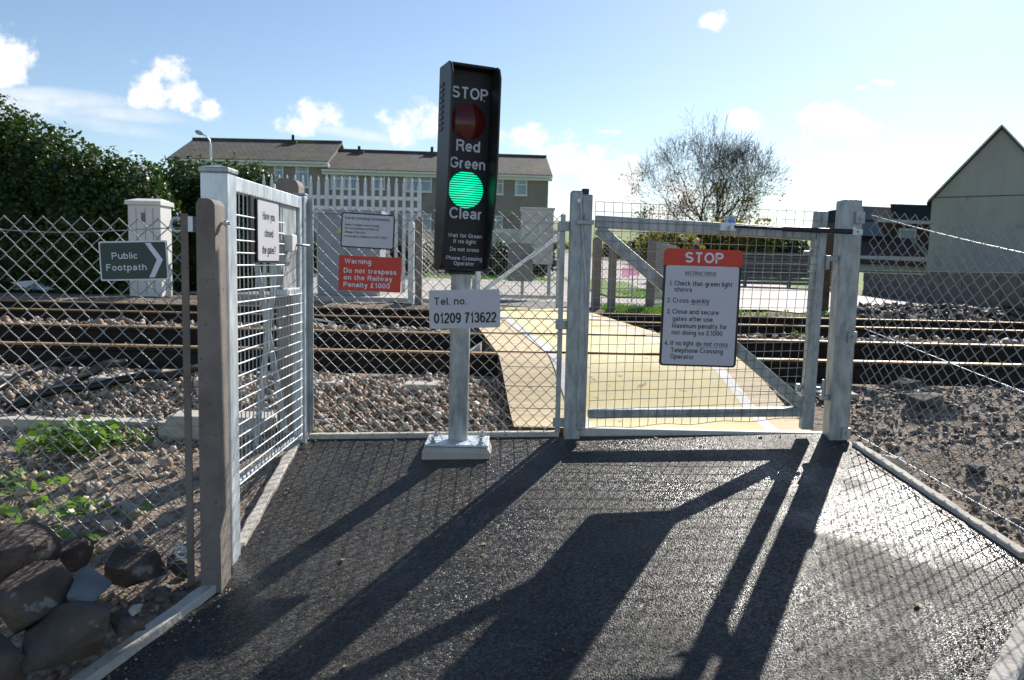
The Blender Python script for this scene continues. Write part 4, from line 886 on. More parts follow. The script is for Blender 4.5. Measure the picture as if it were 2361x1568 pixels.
for (px, py, Y, a_, lab) in ((2010, 905, 4.95, .06, 'black clod of tarmac spoil right behind the large right post'), (2085, 885, 5.0, .08, 'black clod of tarmac spoil between the right post and the bigger lump'), (2250, 1080, 3.85, .045, 'dark stone on the gravel by the right mesh')):
    rock(px, py, Y, a_ * 1.4, a_, a_ * .55, 'block', lab, int(px), px * .01)
def leaf_shape(mb, c, ax, nr, size, kind=0):
    ax = ax.normalized(); sd_ = ax.cross(nr).normalized(); nr = sd_.cross(ax)
    if kind: prof = [(0, 0), (.15, .5), (.45, .36), (.62, .42), (1.0, 0)]
    else: prof = [(0, 0), (.3, .32), (.65, .28), (1.0, 0)]
    L = [c + ax * (a * size) + sd_ * (b * size) + nr * (b * size * .22) for a, b in prof]; Rr = [c + ax * (a * size) - sd_ * (b * size) + nr * (b * size * .22) for a, b in prof[1:-1]]
    n = len(prof); vs = L + Rr; fs = []
    # fan halves round the midrib
    fs.append(tuple(range(n))); fs.append((0, n - 1) + tuple(reversed(range(n, n + len(Rr)))) if len(Rr) else (0, n - 1))
    mb.add(vs, fs)
def rdir(r_, up=.5):
    return Vector((r_.gauss(0, 1), r_.gauss(0, 1), r_.gauss(0, .6) + up)).normalized()
def weed(px, py, Y, nleaf, spread, high, size, label, seed, m='weed', kind=1):
    r_ = random.Random(seed); c0 = at(px, py, Y); c0.z = gz(c0.x, c0.y) + .005
    o = thing('weed', label, 'plant', c0, group='leafy weeds on the soil left of the path'); lf_ = MB(); st = MB()
    for i in range(nleaf):
        a = r_.uniform(0, 6.28); d = spread * math.sqrt(r_.random()); tip = Vector((d * math.cos(a), d * math.sin(a) * .7, high * r_.random() * (1 - .5 * d / spread) + .012))
        st.tube([(tip.x * .15, tip.y * .15, 0), (tip.x * .55, tip.y * .55, tip.z * .6), tip], .0016, 4, cap=False)
        leaf_shape(lf_, tip, Vector((math.cos(a), math.sin(a), r_.uniform(-.3, .4))), rdir(r_, 1.2), size * r_.uniform(.6, 1.25), kind)
    lf_.build('leaves', m, o); st.build('stems', m, o)
weed(165, 1000, 4.25, 130, .24, .22, .06, 'tall bright green weed in front of the concrete trough', 1)
weed(285, 1010, 4.35, 40, .16, .06, .04, 'low green weed creeping along the trough beside the tall weed', 2)
weed(40, 1080, 3.75, 34, .2, .08, .055, 'scattered ivy leaves at the left picture edge below the trough', 3)
weed(130, 1120, 3.55, 22, .2, .05, .05, 'sparse pale leaves in the middle of the stony soil', 4)
weed(20, 1170, 3.3, 26, .16, .06, .055, 'yellowish leaves low at the left picture edge', 5)
weed(110, 1205, 3.2, 34, .16, .07, .055, 'dark green ivy patch just above the boulder pile', 6)
weed(210, 1130, 3.5, 12, .1, .04, .045, 'few green leaves nearest the shadow of the gate', 7)
weed(310, 1128, 3.5, 8, .05, .03, .035, 'tiny sprig on the bare soil left of the concrete post', 8)
weed(145, 710, 10.95, 50, .22, .12, .06, 'bright tuft of weed growing beyond the far rail on the left', 9)
weed(1842, 765, 8.5, 30, .09, .12, .04, 'small sprig of weed between the tracks beside the latch stile', 10)

# fallen leaves
for i, (px, py, s_, lab) in enumerate([(787, 1290, .03, 'brown fallen leaf beside the signal post shadow'), (1110, 1258, .025, 'orange-brown leaf in the middle of the path, upper one'), (1108, 1280, .022, 'orange-brown leaf in the middle of the path, lower one'),
        (1147, 1388, .028, 'pale leaf at the edge of the big sign shadow'), (1513, 1013, .035, 'yellow leaf lying by the threshold of the right gate'), (2118, 1392, .034, 'cream leaf on the sunny right part of the path'),
        (795, 1535, .022, 'small leaf near the bottom edge of the path'), (2060, 1330, .018, 'thin straw-like leaf near the bright glare on the path'), (1615, 1110, .02, 'small pale leaf between the brace shadow and the gate')]):
    p = onpath(px, py); mb = MB(); r_ = random.Random(i); a = r_.uniform(0, 6.28)
    leaf_shape(mb, Vector((0, 0, .004)), Vector((math.cos(a), math.sin(a), .1)), Vector((.1, -.3, 1)), s_, 0)
    tag(mb.build('fallen_leaf', 'leaf_dead', None, p), lab, 'leaf', 'fallen leaves on the path')

# ---------------------------------------------------------------- beyond the tracks, left
cb_ = thing('pedestal_cabinet', 'off-white pedestal cabinet with a sloped cap in front of the dark hedge', 'cabinet', at(350, 683, 12.4))
cb_.scale = (.87, 1, 1)
MB().box(-.29, -.2, 0, .29, .2, 1.42).build('body', 'cab_white', cb_, bevel=.01)
mb = MB(); mb.add([(-.32, -.24, 1.42), (.32, -.24, 1.42), (.32, .24, 1.42), (-.32, .24, 1.42), (-.32, -.24, 1.48), (.32, -.24, 1.48), (.32, .24, 1.48), (-.32, .24, 1.48), (-.22, 0, 1.53), (.22, 0, 1.53)],
                  [(0, 3, 2, 1), (0, 1, 5, 4), (1, 2, 6, 5), (2, 3, 7, 6), (3, 0, 4, 7), (4, 5, 9, 8), (5, 6, 9), (6, 7, 8, 9), (7, 4, 8)]); mb.build('lid', 'cab_white', cb_)
mb = MB(); [mb.box(x - .006, -.204, .05, x + .006, -.2, 1.38) for x in (-.14, .02, .16)]; mb.build('panel_seams', 'cab_grey', cb_)
MB().box(-.045, -.215, 1.16, .02, -.205, 1.30).build('lock_plate', 'concrete', cb_)
rb = MB(); r_ = random.Random(5)
for i in range(26):
    a, b, c = [Vector((r_.gauss(0, .16), r_.gauss(0, .06), abs(r_.gauss(.06, .05)))) for _ in range(3)]; rb.add([a, b, c], [(0, 1, 2)])
tag(rb.build('litter', 'rubbish', None, at(75, 672, 12.0)), 'crumpled pale plastic litter under the hedge at far left', 'litter')

# equipment cabinet
cz = at(800, 692, 12.6)
tag(MB().box(-2.0, -.5, -.25, 2.0, .9, .06).build('slab', 'concrete_light', None, (-2.5, 12.7, .32), bevel=.01), 'long concrete slab under the grey equipment cabinet', 'slab')
ec = thing('equipment_cabinet', 'large grey steel equipment cabinet behind the information and warning signs', 'cabinet', (at(807, 600, 12.7).x, 12.9, .38))
MB().box(-.5, -.3, 0, .5, .3, 1.30).build('body', 'cab_grey', ec, bevel=.01)
MB().box(-.53, -.33, 1.30, .53, .33, 1.37).build('roof', 'cab_grey', ec, bevel=.01)
for s_ in (-1, 1): MB().box(min(s_ * .01, s_ * .47), -.315, .05, max(s_ * .01, s_ * .47), -.301, 1.25).build('door', 'cab_grey', ec, bevel=.004)
MB().box(-.19, -.32, 1.0, -.11, -.316, 1.04).build('label_plate', 'yellow', ec)
mb = MB(); mb.tube([(-.03, -.33, .6), (-.03, -.33, .75)], .012, 8); mb.build('handle', 'galv', ec)

# palisade fence
PY = 14.3
pf = thing('palisade_fence', 'pale steel palisade fence with pointed tops behind the equipment cabinet', 'fence', (at(610, 600, PY).x, PY, 0))
x0p = at(610, 600, PY).x; x1p = at(966, 600, PY).x; npl = 20
for i in range(npl + 1):
    x = (x1p - x0p) * i / npl; top = 2.46 - .01 * i / npl; g0 = .38
    mb = MB()
    prof = [(-.033, 0), (-.018, -.016), (.018, -.016), (.033, 0)]
    vs = []; Zs = [(g0, 1), (top - .13, 1), (top - .09, .55), (top - .06, .75), (top, .05)]
    for z, k in Zs:
        for a, b in prof: vs.append((x + a * k, b, z))
    for r2 in range(len(Zs) - 1):
        for q in range(3): mb.add([vs[r2 * 4 + q], vs[r2 * 4 + q + 1], vs[r2 * 4 + 5 + q], vs[r2 * 4 + 4 + q]], [(0, 1, 2, 3)])
    mb.build('pale', 'pale_steel', pf)
MB().box(-.05, .012, 2.05, x1p - x0p + .02, .05, 2.11).build('rail', 'pale_steel', pf); MB().box(-.05, .012, .62, x1p - x0p + .02, .05, .68).build('rail', 'pale_steel', pf)
MB().box(-.05, .012, 1.86, x1p - x0p + .02, .05, 1.92).build('rail', 'pale_steel', pf)
for xx in (.15, x1p - x0p - .02): MB().box(xx - .03, .055, .2, xx + .03, .11, 2.3).build('post', 'pale_steel', pf)

def far_post(px, py_top, py_bot, Y, w, label, m='concrete', d=.1):
    a = at(px, py_top, Y); b = at(px, py_bot, Y); h = a.z - b.z + .3
    mb = MB().prism([(-w / 2, 0), (w / 2, 0), (w / 2, h - .03), (w * .3, h), (-w * .3, h), (-w / 2, h - .03)], -d / 2, d / 2)
    return tag(mb.build('fence_post', m, None, (a.x, Y, b.z - .3), bevel=.006), label, 'post', 'posts along the far side of the railway')
far_post(967, 500, 697, 11.9, .10, 'concrete post at the right end of the palisade, beside the signal')
far_post(949, 512, 697, 11.95, .085, 'pale steel post beside the concrete post left of the signal', 'pale_steel')
far_post(1378, 547, 700, 11.7, .13, 'concrete post right behind the hinge stile of the near gate')
far_post(1414, 562, 706, 11.5, .11, 'concrete fence post by the grass under the gate brace')
far_post(1504, 551, 704, 11.9, .11, 'round-topped concrete post just left of the STOP board')
# far chain link
def far_chain(px0, px1, Y0, Y1, h, label):
    a = at(px0, 620, Y0); b = at(px1, 620, Y1); L = (b.xy - a.xy).length; ang_ = math.atan2(b.y - a.y, b.x - a.x)
    o = thing('chain_link_fence', label, 'fence', (a.x, a.y, .33)); o.rotation_euler = (0, 0, ang_)
    chain(L, h, r=.0021, n=4).build('mesh', 'wire', o)
    line_wire((0, .004, h - .03), (L, .004, h - .03)).build('line_wire', 'wire', o)
    return o
far_chain(972, 1098, 11.92, 11.9, 1.1, 'chain link across the tracks between palisade and far gate')
far_chain(1382, 1504, 11.72, 11.9, .92, 'chain link across the tracks behind the gate brace')
far_chain(1508, 1560, 11.95, 14.5, 1.0, 'chain link going away behind the STOP board')

# far gate (twin of the near one, seen from its back)
FGY = 11.75
fg = thing('mesh_gate', 'far galvanised gate across the tracks with a rising diagonal brace', 'gate', (at(1104, 600, FGY).x, FGY, .36)); W_ = at(1288, 600, FGY).x - at(1104, 600, FGY).x
MB().box(-.03, -.025, .03, .03, .025, 1.12).build('latch_stile', 'galv_bright', fg); MB().box(W_ - .03, -.025, .0, W_ + .03, .025, 1.2).build('hinge_stile', 'galv', fg)
MB().bar((.03, 0, 1.07), (W_ - .03, 0, 1.07), .05, .05).build('top_rail', 'galv', fg); MB().bar((.03, 0, .1), (W_ - .03, 0, .1), .05, .05).build('bottom_rail', 'galv', fg)
MB().bar((.03, 0.001, .14), (W_ - .03, .001, 1.0), .045, .06).build('diagonal_brace', 'galv_bright', fg)
hw = MB(); vw = MB()
for j in range(22): hw.tube([(0, .03, .06 + j * .05), (W_, .03, .06 + j * .05)], .0017, 4)
for i in range(int(W_ / .05)): vw.tube([(i * .05, .033, .06), (i * .05, .033, 1.11)], .0017, 4)
hw.build('horizontal_wires', 'wire', fg); vw.build('upright_wires', 'wire', fg)
fb = MB().prism(rrect(.385, .57, .02), -.002, .002).build('blank_sign', 'grey_plate', None, (at(1200, 605, FGY).x, FGY + .045, at(1200, 605, FGY).z)); tag(fb, 'plain grey back of a sign hanging on the far gate', 'sign')
far_post(1294, 520, 702, 11.8, .1, 'galvanised post of the far gate just left of the near hinge post', 'galv')
far_post(1098, 515, 700, 11.8, .09, 'galvanised latch post of the far gate right of the signal pole', 'galv')
lc = thing('relay_cabinet', 'cream relay cabinet on a frame behind the far gate', 'cabinet', (at(1236, 600, 14.2).x, 14.2, .33))
MB().box(-.29, -.2, .62, .29, .2, 1.58).build('body', 'cream_box', lc, bevel=.01); MB().box(-.31, -.22, 1.58, .31, .22, 1.62).build('roof', 'cream_box', lc, bevel=.008)
for xx in (-.24, .24):
    for yy in (-.15, .15): MB().box(xx - .025, yy - .025, 0, xx + .025, yy + .025, .62).build('leg', 'galv', lc)
MB().box(-.2, -.205, .7, .2, -.201, 1.5).build('door', 'cream_box', lc)
# pink notice
pn = thing('notice', 'pale pink planning notice tied to a pole beyond the far fence', 'notice', (at(1460, 605, 13.4).x, 13.4, .33))
MB().tube([(0, .02, 0), (0, .02, .62)], .012, 8).build('pole', 'galv', pn)
MB().prism(rrect(.17, .25, .01, .03, .92 - .33), -.003, .003).build('sheet', 'pink', pn)
pn2 = MB().prism(rrect(.14, .17, .01), -.003, .003).build('notice', 'pink', None, at(1443, 628, 13.5)); tag(pn2, 'second pink notice, lower and half hidden by the gate brace', 'notice')
# red sign on a dark post behind the right post
dp = thing('sign_post', 'dark post with a narrow red board seen behind the right gate post', 'sign post', (at(1906, 640, 12.0).x, 12.0, .3))
MB().box(-.06, -.05, -.1, .04, .05, 1.15).build('post', 'timber_dark', dp); MB().box(.05, -.06, .32, .13, -.045, .72).build('board', 'red_dark', dp)

# ---------------------------------------------------------------- foliage
def leaf_cloud(n, sample, size, seed, shapek=0):
    r_ = random.Random(seed); mb = MB()
    for i in range(n):
        c, nrm = sample(r_); ax = rdir(r_, -.1); leaf_shape(mb, c, ax, (nrm + rdir(r_, .2) * .8).normalized(), size * r_.uniform(.6, 1.3), shapek)
    return mb
def hedge(name, label, blobs, n, size, seed, m='leaf', core='leaf_core', y0=.28, cat='hedge', group=None):
    cx = sum(b[0] for b in blobs) / len(blobs); cy = sum(b[1] for b in blobs) / len(blobs)
    o = thing(name, label, cat, (cx, cy, y0), group=group); off = Vector((cx, cy, y0))
    wts = [b[3] * b[5] + b[4] * b[5] for b in blobs]
    def sample(r_):
        while True:
            b = r_.choices(blobs, wts)[0]; d = rdir(r_, .25); k = 1 - .22 * r_.random() ** 1.6 + (.10 * r_.random() if r_.random() < .12 else 0)
            lump = 1 + .07 * math.sin(d.x * 6 + b[0] * 3) * math.sin(d.z * 7 + b[1] * 2) + .05 * math.sin(d.x * 13 + b[2] * 5)
            p = Vector((b[0] + d.x * b[3] * k * lump, b[1] + d.y * b[4] * k * lump, b[2] + d.z * b[5] * k * lump))
            if p.z < y0 + .02: p.z = y0 + r_.random() * .3
            bad = False
            for c in blobs:
                if c is b: continue
                if ((p.x - c[0]) / c[3]) ** 2 + ((p.y - c[1]) / c[4]) ** 2 + ((p.z - c[2]) / c[5]) ** 2 < .6: bad = True; break
            if not bad: return p - off, d
    leaf_cloud(n, sample, size, seed, 1).build('leaves', m, o)
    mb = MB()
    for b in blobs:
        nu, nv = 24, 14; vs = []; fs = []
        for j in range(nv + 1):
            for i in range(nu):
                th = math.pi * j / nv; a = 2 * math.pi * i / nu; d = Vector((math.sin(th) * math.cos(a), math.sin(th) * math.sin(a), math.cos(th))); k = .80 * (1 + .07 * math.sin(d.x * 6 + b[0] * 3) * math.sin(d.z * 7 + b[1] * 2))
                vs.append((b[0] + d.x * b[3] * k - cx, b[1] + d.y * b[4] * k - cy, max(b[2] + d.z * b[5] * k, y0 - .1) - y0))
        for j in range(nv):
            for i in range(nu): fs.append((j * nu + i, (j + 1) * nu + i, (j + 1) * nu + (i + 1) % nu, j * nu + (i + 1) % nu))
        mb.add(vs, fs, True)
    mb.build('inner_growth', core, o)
    return o
def blob(px, py_top, Y, rx, ry, bottom=.2):
    t = at(px, py_top, Y); rz_ = (t.z - bottom) * .62; return (t.x, Y, t.z - rz_, rx, ry, rz_)
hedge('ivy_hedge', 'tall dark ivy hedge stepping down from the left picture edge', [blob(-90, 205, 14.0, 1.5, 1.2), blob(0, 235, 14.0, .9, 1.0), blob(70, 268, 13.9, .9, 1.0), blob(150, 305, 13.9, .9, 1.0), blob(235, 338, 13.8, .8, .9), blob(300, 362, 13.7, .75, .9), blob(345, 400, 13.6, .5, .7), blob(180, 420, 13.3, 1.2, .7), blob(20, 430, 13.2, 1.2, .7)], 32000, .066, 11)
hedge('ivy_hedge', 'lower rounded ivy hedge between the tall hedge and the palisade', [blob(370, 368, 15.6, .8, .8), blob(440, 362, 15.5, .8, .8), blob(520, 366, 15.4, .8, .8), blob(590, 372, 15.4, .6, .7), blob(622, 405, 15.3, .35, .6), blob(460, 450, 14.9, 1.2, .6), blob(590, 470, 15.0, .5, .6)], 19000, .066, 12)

def bush(px, py_top, Y, rx, ry, n, size, label, seed, m='bush_leaf', bottom=.4, group='garden bushes behind the slatted fence'):
    return hedge('bush', label, [blob(px, py_top, Y, rx, ry, bottom), blob(px - rx * 14, py_top + 12, Y - .3, rx * .6, ry * .8, bottom), blob(px + rx * 15, py_top + 9, Y + .2, rx * .6, ry * .8, bottom)], n, size, seed, m, 'leaf_core', bottom, 'bush', group)
bush(1550, 526, 34, 1.5, 1.2, 2600, .16, 'dark round bush behind the fence left of the walking person', 31)
bush(1660, 508, 36, 2.1, 1.5, 3200, .17, 'olive bush right of the walking person', 32)
bush(1755, 512, 35, 1.6, 1.3, 2600, .17, 'bronze bush directly under the gate closer', 33)
bush(1838, 540, 34, .6, .6, 900, .14, 'small dark bush by the pale bungalow roof', 34, 'leaf')
bush(1490, 545, 40, 1.1, 1.0, 1400, .17, 'small clipped bush above the pink notice', 35, 'leaf')
bush(1418, 548, 38, .9, .8, 1200, .15, 'greyish bush seen between the concrete posts under the gate brace', 37)
bush(1540, 552, 21, .42, .5, 1300, .07, 'dark clipped hedge end right of the pink notices', 38, 'leaf', .35)
bush(1270, 545, 60, 1.8, 1.5, 1400, .25, 'yellowish bush in the gap left of the hinge post', 36)

hedge('garden_hedge', 'long low dark garden hedge at the top of the grass bank before the terrace', [(-6.2 + k * .98, 27.0 + .15 * math.sin(k * 2.0), 1.02, .85, .5, .68 + .05 * math.sin(k * 3.1)) for k in range(8)], 6500, .11, 41, 'leaf', 'leaf_core', .35)
tag(MB().box(-3.2, -.1, -1.2, 1.4, .1, .0).build('garden_wall', 'cream_box', None, at(1150, 528, 40.0), bevel=.02), 'low pale garden wall before the terrace, left of the cream cabinet', 'wall')
# bare tree with a few leaves left
def tree(px, py_top, Y, spread, label):
    base = at(px, 585, Y); base.z = gz(base.x, Y); top = at(px, py_top, Y).z - base.z
    o = thing('tree', label, 'tree', base); r_ = random.Random(21); tr = MB(); br_ = MB(); tips = []
    def grow(p, d, L, r, depth):
        n = 4; pts = [p]; rs = [r]; cur = p.copy(); dd = d.copy()
        for i in range(n):
            dd = (dd + Vector((r_.gauss(0, .14), r_.gauss(0, .14), r_.gauss(.04, .10)))).normalized(); cur = cur + dd * (L / n); pts.append(cur.copy()); rs.append(max(.0075, r * (1 - .42 * (i + 1) / n)))
        (tr if depth == 0 else br_).tube(pts, rs, 7 if depth < 2 else (5 if depth < 4 else 3), cap=False)
        if depth >= 3: tips.append((cur.copy(), dd.copy(), depth))
        if depth >= 7 or r < .003: return
        k = (3 if r_.random() < (.6 if depth < 3 else .85) else 2) if depth < 6 else 2
        for c in range(k):
            a = r_.uniform(0, 6.28); ort = dd.orthogonal().normalized(); ort = Matrix.Rotation(a, 3, dd) @ ort
            nd = (dd * r_.uniform(.62, .95) + ort * r_.uniform(.35, .75) + Vector((0, 0, .16))).normalized()
            grow(pts[-1] if c < 2 else pts[-2], nd, L * r_.uniform(.66, .86), rs[-1] * r_.uniform(.6, .8), depth + 1)
        if depth >= 1 and r_.random() < .8:
            ort = Matrix.Rotation(r_.uniform(0, 6.28), 3, dd) @ dd.orthogonal().normalized(); grow(pts[2], (dd * .5 + ort).normalized(), L * .55, rs[2] * .5, depth + 2)
    tr.tube([(0, 0, -.2), (.02, 0, .6), (0, .02, 1.1)], [.34, .26, .25], 10)
    for a, tilt in ((0.3, .14), (1.5, .55), (2.7, .62), (3.9, .5), (5.2, .62), (4.5, .28), (0.9, .9), (3.3, .95), (5.9, .85)):
        grow(Vector((0, 0, 1.0)), Vector((math.cos(a) * math.sin(tilt), math.sin(a) * math.sin(tilt), math.cos(tilt))), top * .262, .13, 1)
    o.scale = (.86, .86, 1.0)
    tr.build('trunk', 'bark', o); br_.build('branches', 'bark', o)
    lv = MB()
    for p, d, dep in tips:
        low = 1 - sm((p.z - top * .30) / (top * .42))
        if r_.random() < .005 + .45 * low:
            for _ in range(r_.randint(1, 4)): leaf_shape(lv, p + Vector((r_.gauss(0, .14), r_.gauss(0, .14), r_.gauss(0, .14))), rdir(r_, -.3), rdir(r_, .4), .13 * r_.uniform(.6, 1.3), 0)
    lv.build('crown', 'tree_leaf', o)
    print('tree extents', min(t[0].x for t in tips), max(t[0].x for t in tips), max(t[0].z for t in tips), top, len(tips))
    return o
tree(1640, 292, 44, 4.5, 'nearly bare spreading tree with a few yellow leaves low down')

# ---------------------------------------------------------------- houses
def ruled_quad(mb, a, b, c, d, uvlen=None): mb.add([a, b, c, d], [(0, 1, 2, 3)])
def add_uv(o):
    me = o.data; uv = me.uv_layers.new(name='UVMap')
    for p in me.polygons:
        nrm = p.normal; up = Vector((0, 0, 1)); t = up.cross(nrm); t = t.normalized() if t.length > .01 else Vector((1, 0, 0)); b = nrm.cross(t)
        for li in p.loop_indices:
            v = me.vertices[me.loops[li].vertex_index].co; uv.data[li].uv = (v.dot(t), v.dot(b))
def house_block(label, xl, xr, Ye, Yr, ze, zr, zg, rz, wins, vents, drain=None, bottom=-1):
    W2 = xr - xl; o = thing('terraced_house', label, 'house', (xl, Ye, zg), rz, 'row of pebbledashed houses beyond the hedge'); D = Yr - Ye; he = ze - zg; hr = zr - zg
    mb = MB(); mb.add([(0, .35, -1), (W2, .35, -1), (W2, .35, he), (0, .35, he), (0, 2 * D - .35, -1), (W2, 2 * D - .35, -1), (W2, 2 * D - .35, he), (0, 2 * D - .35, he), (0, D, hr - .1), (W2, D, hr - .1)],
                      [(0, 1, 2, 3), (5, 4, 7, 6), (1, 5, 6, 9, 2), (4, 0, 3, 8, 7)]); mb.build('wall', 'render', o)
    rf_ = MB(); t = .1
    for s_ in (0, 1):
        y0, y1 = (0, D) if s_ == 0 else (2 * D, D)
        a, b, c, d = (-.2, y0, he), (W2 + .2, y0, he), (W2 + .2, y1, hr), (-.2, y1, hr)
        if s_: a, b, c, d = b, a, d, c
        rf_.add([a, b, c, d, (a[0], a[1], a[2] - t), (b[0], b[1], b[2] - t), (c[0], c[1], c[2] - t), (d[0], d[1], d[2] - t)], [(0, 1, 2, 3), (0, 4, 5, 1), (7, 6, 5, 4), (1, 5, 6, 2), (3, 7, 4, 0)])
    ro = rf_.build('roof', 'roof', o); add_uv(ro)
    rd = MB().tube([(-.2, D, hr + .02), (W2 + .2, D, hr + .02)], .11, 6).build('ridge_tiles', 'roof', ro)
    mb = MB(); mb.box(-.2, .10, he - .34, W2 + .2, .34, he - .12); mb.box(-.2, -.09, he - .17, W2 + .2, .04, he - .06); mb.build('fascia', 'trim_white', o)
    for (x, z, w_, h_, panes) in wins:
        f = MB(); fw = .07; f.box(x, .285, z, x + w_, .35, z + fw); f.box(x, .285, z + h_ - fw, x + w_, .35, z + h_); f.box(x, .285, z + fw, x + fw, .35, z + h_ - fw); f.box(x + w_ - fw, .285, z + fw, x + w_, .35, z + h_ - fw)
        for q in range(1, panes): xx = x + w_ * q / panes; f.box(xx - .035, .285, z + fw, xx + .035, .35, z + h_ - fw)
        f.box(x + fw, .29, z + h_ * .66, x + w_ - fw, .35, z + h_ * .66 + .06); f.box(x - .05, .24, z - .06, x + w_ + .05, .35, z)
        fo = f.build('window', 'trim_white', o); MB().box(x + .02, .31, z + .02, x + w_ - .02, .347, z + h_ - .02).build('pane', 'pane', fo)
        MB().box(x + fw, .3035, z + fw, x + fw + w_ * .22, .309, z + h_ - fw).build('curtain', 'curtain', fo)
    for x, hh in vents:
        MB().tube([(x, D, hr), (x, D, hr + hh)], .09, 8).build('vent_pipe', 'slate', o)
        MB().box(x - .35, D - .5, hr - .28, x + .35, D - .06, hr - .0).build('vent_saddle', 'roof', ro)
    if drain is not None: MB().tube([(drain, .12, he - .2), (drain + .15, .22, he - .6), (drain + .15, .25, -.5)], .06, 8).build('drainpipe', 'trim_white', o)
    return o
HY = 47.0
def hx(px, Y=HY): return at(px, 400, Y).x
def hzz(px, py, Y=HY): return at(px, py, Y).z
zg_ = 1.75
xa, xb = hx(400, HY), hx(752)
def win_from(xl, zg0, px0, px1, py0, py1, panes): return (hx(px0) - xl, hzz((px0 + px1) / 2, py1) - zg0, hx(px1) - hx(px0), hzz((px0 + px1) / 2, py0) - hzz((px0 + px1) / 2, py1), panes)
# the first block stands a little to the left and higher
zA = hzz(660, 371); rA = at(600, 326, HY + 3.6).z
house_block('taller left terrace block with a mossy brown roof above the ivy hedge', xa, xb, HY - .35, HY + 3.4, zA, rA, zg_, 0,
            [win_from(xa, zg_, 682, 712, 380, 432, 1), win_from(xa, zg_, 632, 654, 380, 420, 1), win_from(xa, zg_, 570, 605, 380, 420, 2), win_from(xa, zg_, 690, 735, 490, 530, 2)], [(hx(676, HY + 3.4) - xa, .42)], None)
xc, xd = hx(752), at(1266, 400, HY + 1.6).x
zB = hzz(760, 386); rB = at(780, 347, HY + 3.6).z
house_block('long lower terrace block with many white windows behind the signal', xc + .02, xd, HY - .4, HY + 3.3, zB - .1, rB - .05, zg_, R(4.0),
            [win_from(xc, zg_, 763, 825, 401, 436, 2), win_from(xc, zg_, 855, 887, 402, 436, 1), win_from(xc, zg_, 935, 995, 405, 441, 2), win_from(xc, zg_, 1075, 1120, 408, 444, 2), win_from(xc, zg_, 1144, 1162, 410, 446, 1), win_from(xc, zg_, 1189, 1218, 412, 448, 1),
             win_from(xc, zg_, 936, 995, 492, 530, 2), win_from(xc, zg_, 860, 890, 490, 530, 1), win_from(xc, zg_, 1144, 1162, 496, 531, 1), win_from(xc, zg_, 770, 825, 490, 530, 2)], [(hx(836, HY + 3.3) - xc, .32), (hx(1003, HY + 3.3) - xc, .42)], .02)

# grey gabled house on the right
gy = 34.0
GRZ = R(-37); ap = at(2311, 293, gy); kx = at(2149, 458, 100).x / 100; hwid = (ap.x - kx * gy) / (math.cos(GRZ) - kx * math.sin(GRZ)); el = at(2149, 458, gy - hwid * math.sin(GRZ)); g0 = 1.0
gh = thing('gabled_house', 'big grey rendered house with a plain gable end at the right picture edge', 'house', (ap.x, gy, g0)); gh.rotation_euler = (0, 0, GRZ)
ha, he_ = ap.z - g0, el.z - g0
mb = MB(); mb.add([(-hwid, 0, -1), (hwid, 0, -1), (hwid, 0, he_), (0, 0, ha), (-hwid, 0, he_), (-hwid, 12, -1), (hwid, 12, -1), (hwid, 12, he_), (0, 12, ha), (-hwid, 12, he_)], [(0, 1, 2, 3, 4), (6, 5, 9, 8, 7), (5, 0, 4, 9), (1, 6, 7, 2)]); mb.build('wall', 'render_grey', gh)
mb = MB()
for s_ in (-1, 1):
    e0 = Vector((s_ * (hwid + .18), 0, he_ - .16)); t0 = Vector((0, 0, ha + .06))
    vs = [e0 + Vector((0, -.12, 0)), t0 + Vector((0, -.12, 0)), t0 + Vector((0, 12.1, 0)), e0 + Vector((0, 12.1, 0))]; vs += [v - Vector((0, 0, .14)) for v in vs]
    f_ = [(0, 1, 2, 3), (7, 6, 5, 4), (0, 4, 5, 1), (3, 2, 6, 7), (0, 3, 7, 4)]
    mb.add(vs, [tuple(reversed(q)) for q in f_] if s_ < 0 else f_)
ro = mb.build('roof', 'slate', gh); add_uv(ro)
mb = MB()
for s_ in (-1, 1): mb.bar((s_ * (hwid + .12), -.15, he_ - .12), (0, -.15, ha + .05), .06, .22, (0, 1, 0))
mb.build('verge_board', 'concrete_light', gh)
MB().box(-hwid + .05, -.016, he_ + .02, hwid, -.0, he_ + .06).build('string_line', 'block', gh)
MB().box(-hwid - .03, -.06, -1, hwid, -.001, .72).build('plinth', 'render_grey', gh)

# dark tiled house between the right post and the gable
dy = 42.0
def D(px, py, y=dy): return at(px, py, y)
dh = thing('chalet_house', 'dark brown tiled chalet house with a white window left of the gabled house', 'house', (D(2060, 620).x, dy, 1.0)); off = Vector((D(2060, 620).x, dy, 1.0))
def loc(px, py, y): return at(px, py, y) - off
mb = MB(); a = loc(1975, 600, dy); b = loc(2150, 606, dy); c = loc(2150, 570, dy + 3); mb.box(a.x, 0, -1.0, b.x, 9, a.z + .25); mb.build('wall', 'trim_white', dh)
mb = MB(); mb.add([loc(1960, 603, dy - .3), loc(2150, 612, dy - .3), loc(2108, 548, dy + 2.2), loc(1960, 543, dy + 2.2)], [(0, 1, 2, 3)])
mb.add([loc(1960, 607, dy - .3), loc(2150, 616, dy - .3), loc(2150, 612, dy - .3), loc(1960, 603, dy - .3)], [(0, 1, 2, 3)]); ro = mb.build('lower_roof', 'brick_tile', dh); add_uv(ro)
mb = MB(); a = loc(1960, 545, dy + 2.25); b = loc(2150, 620, dy + 2.25); t = loc(2150, 512, dy + 2.25); mb.box(a.x, dy + 2.25 - dy, a.z - 1.5, b.x + .6, 8, t.z); mb.build('upper_wall', 'brick_tile', dh)
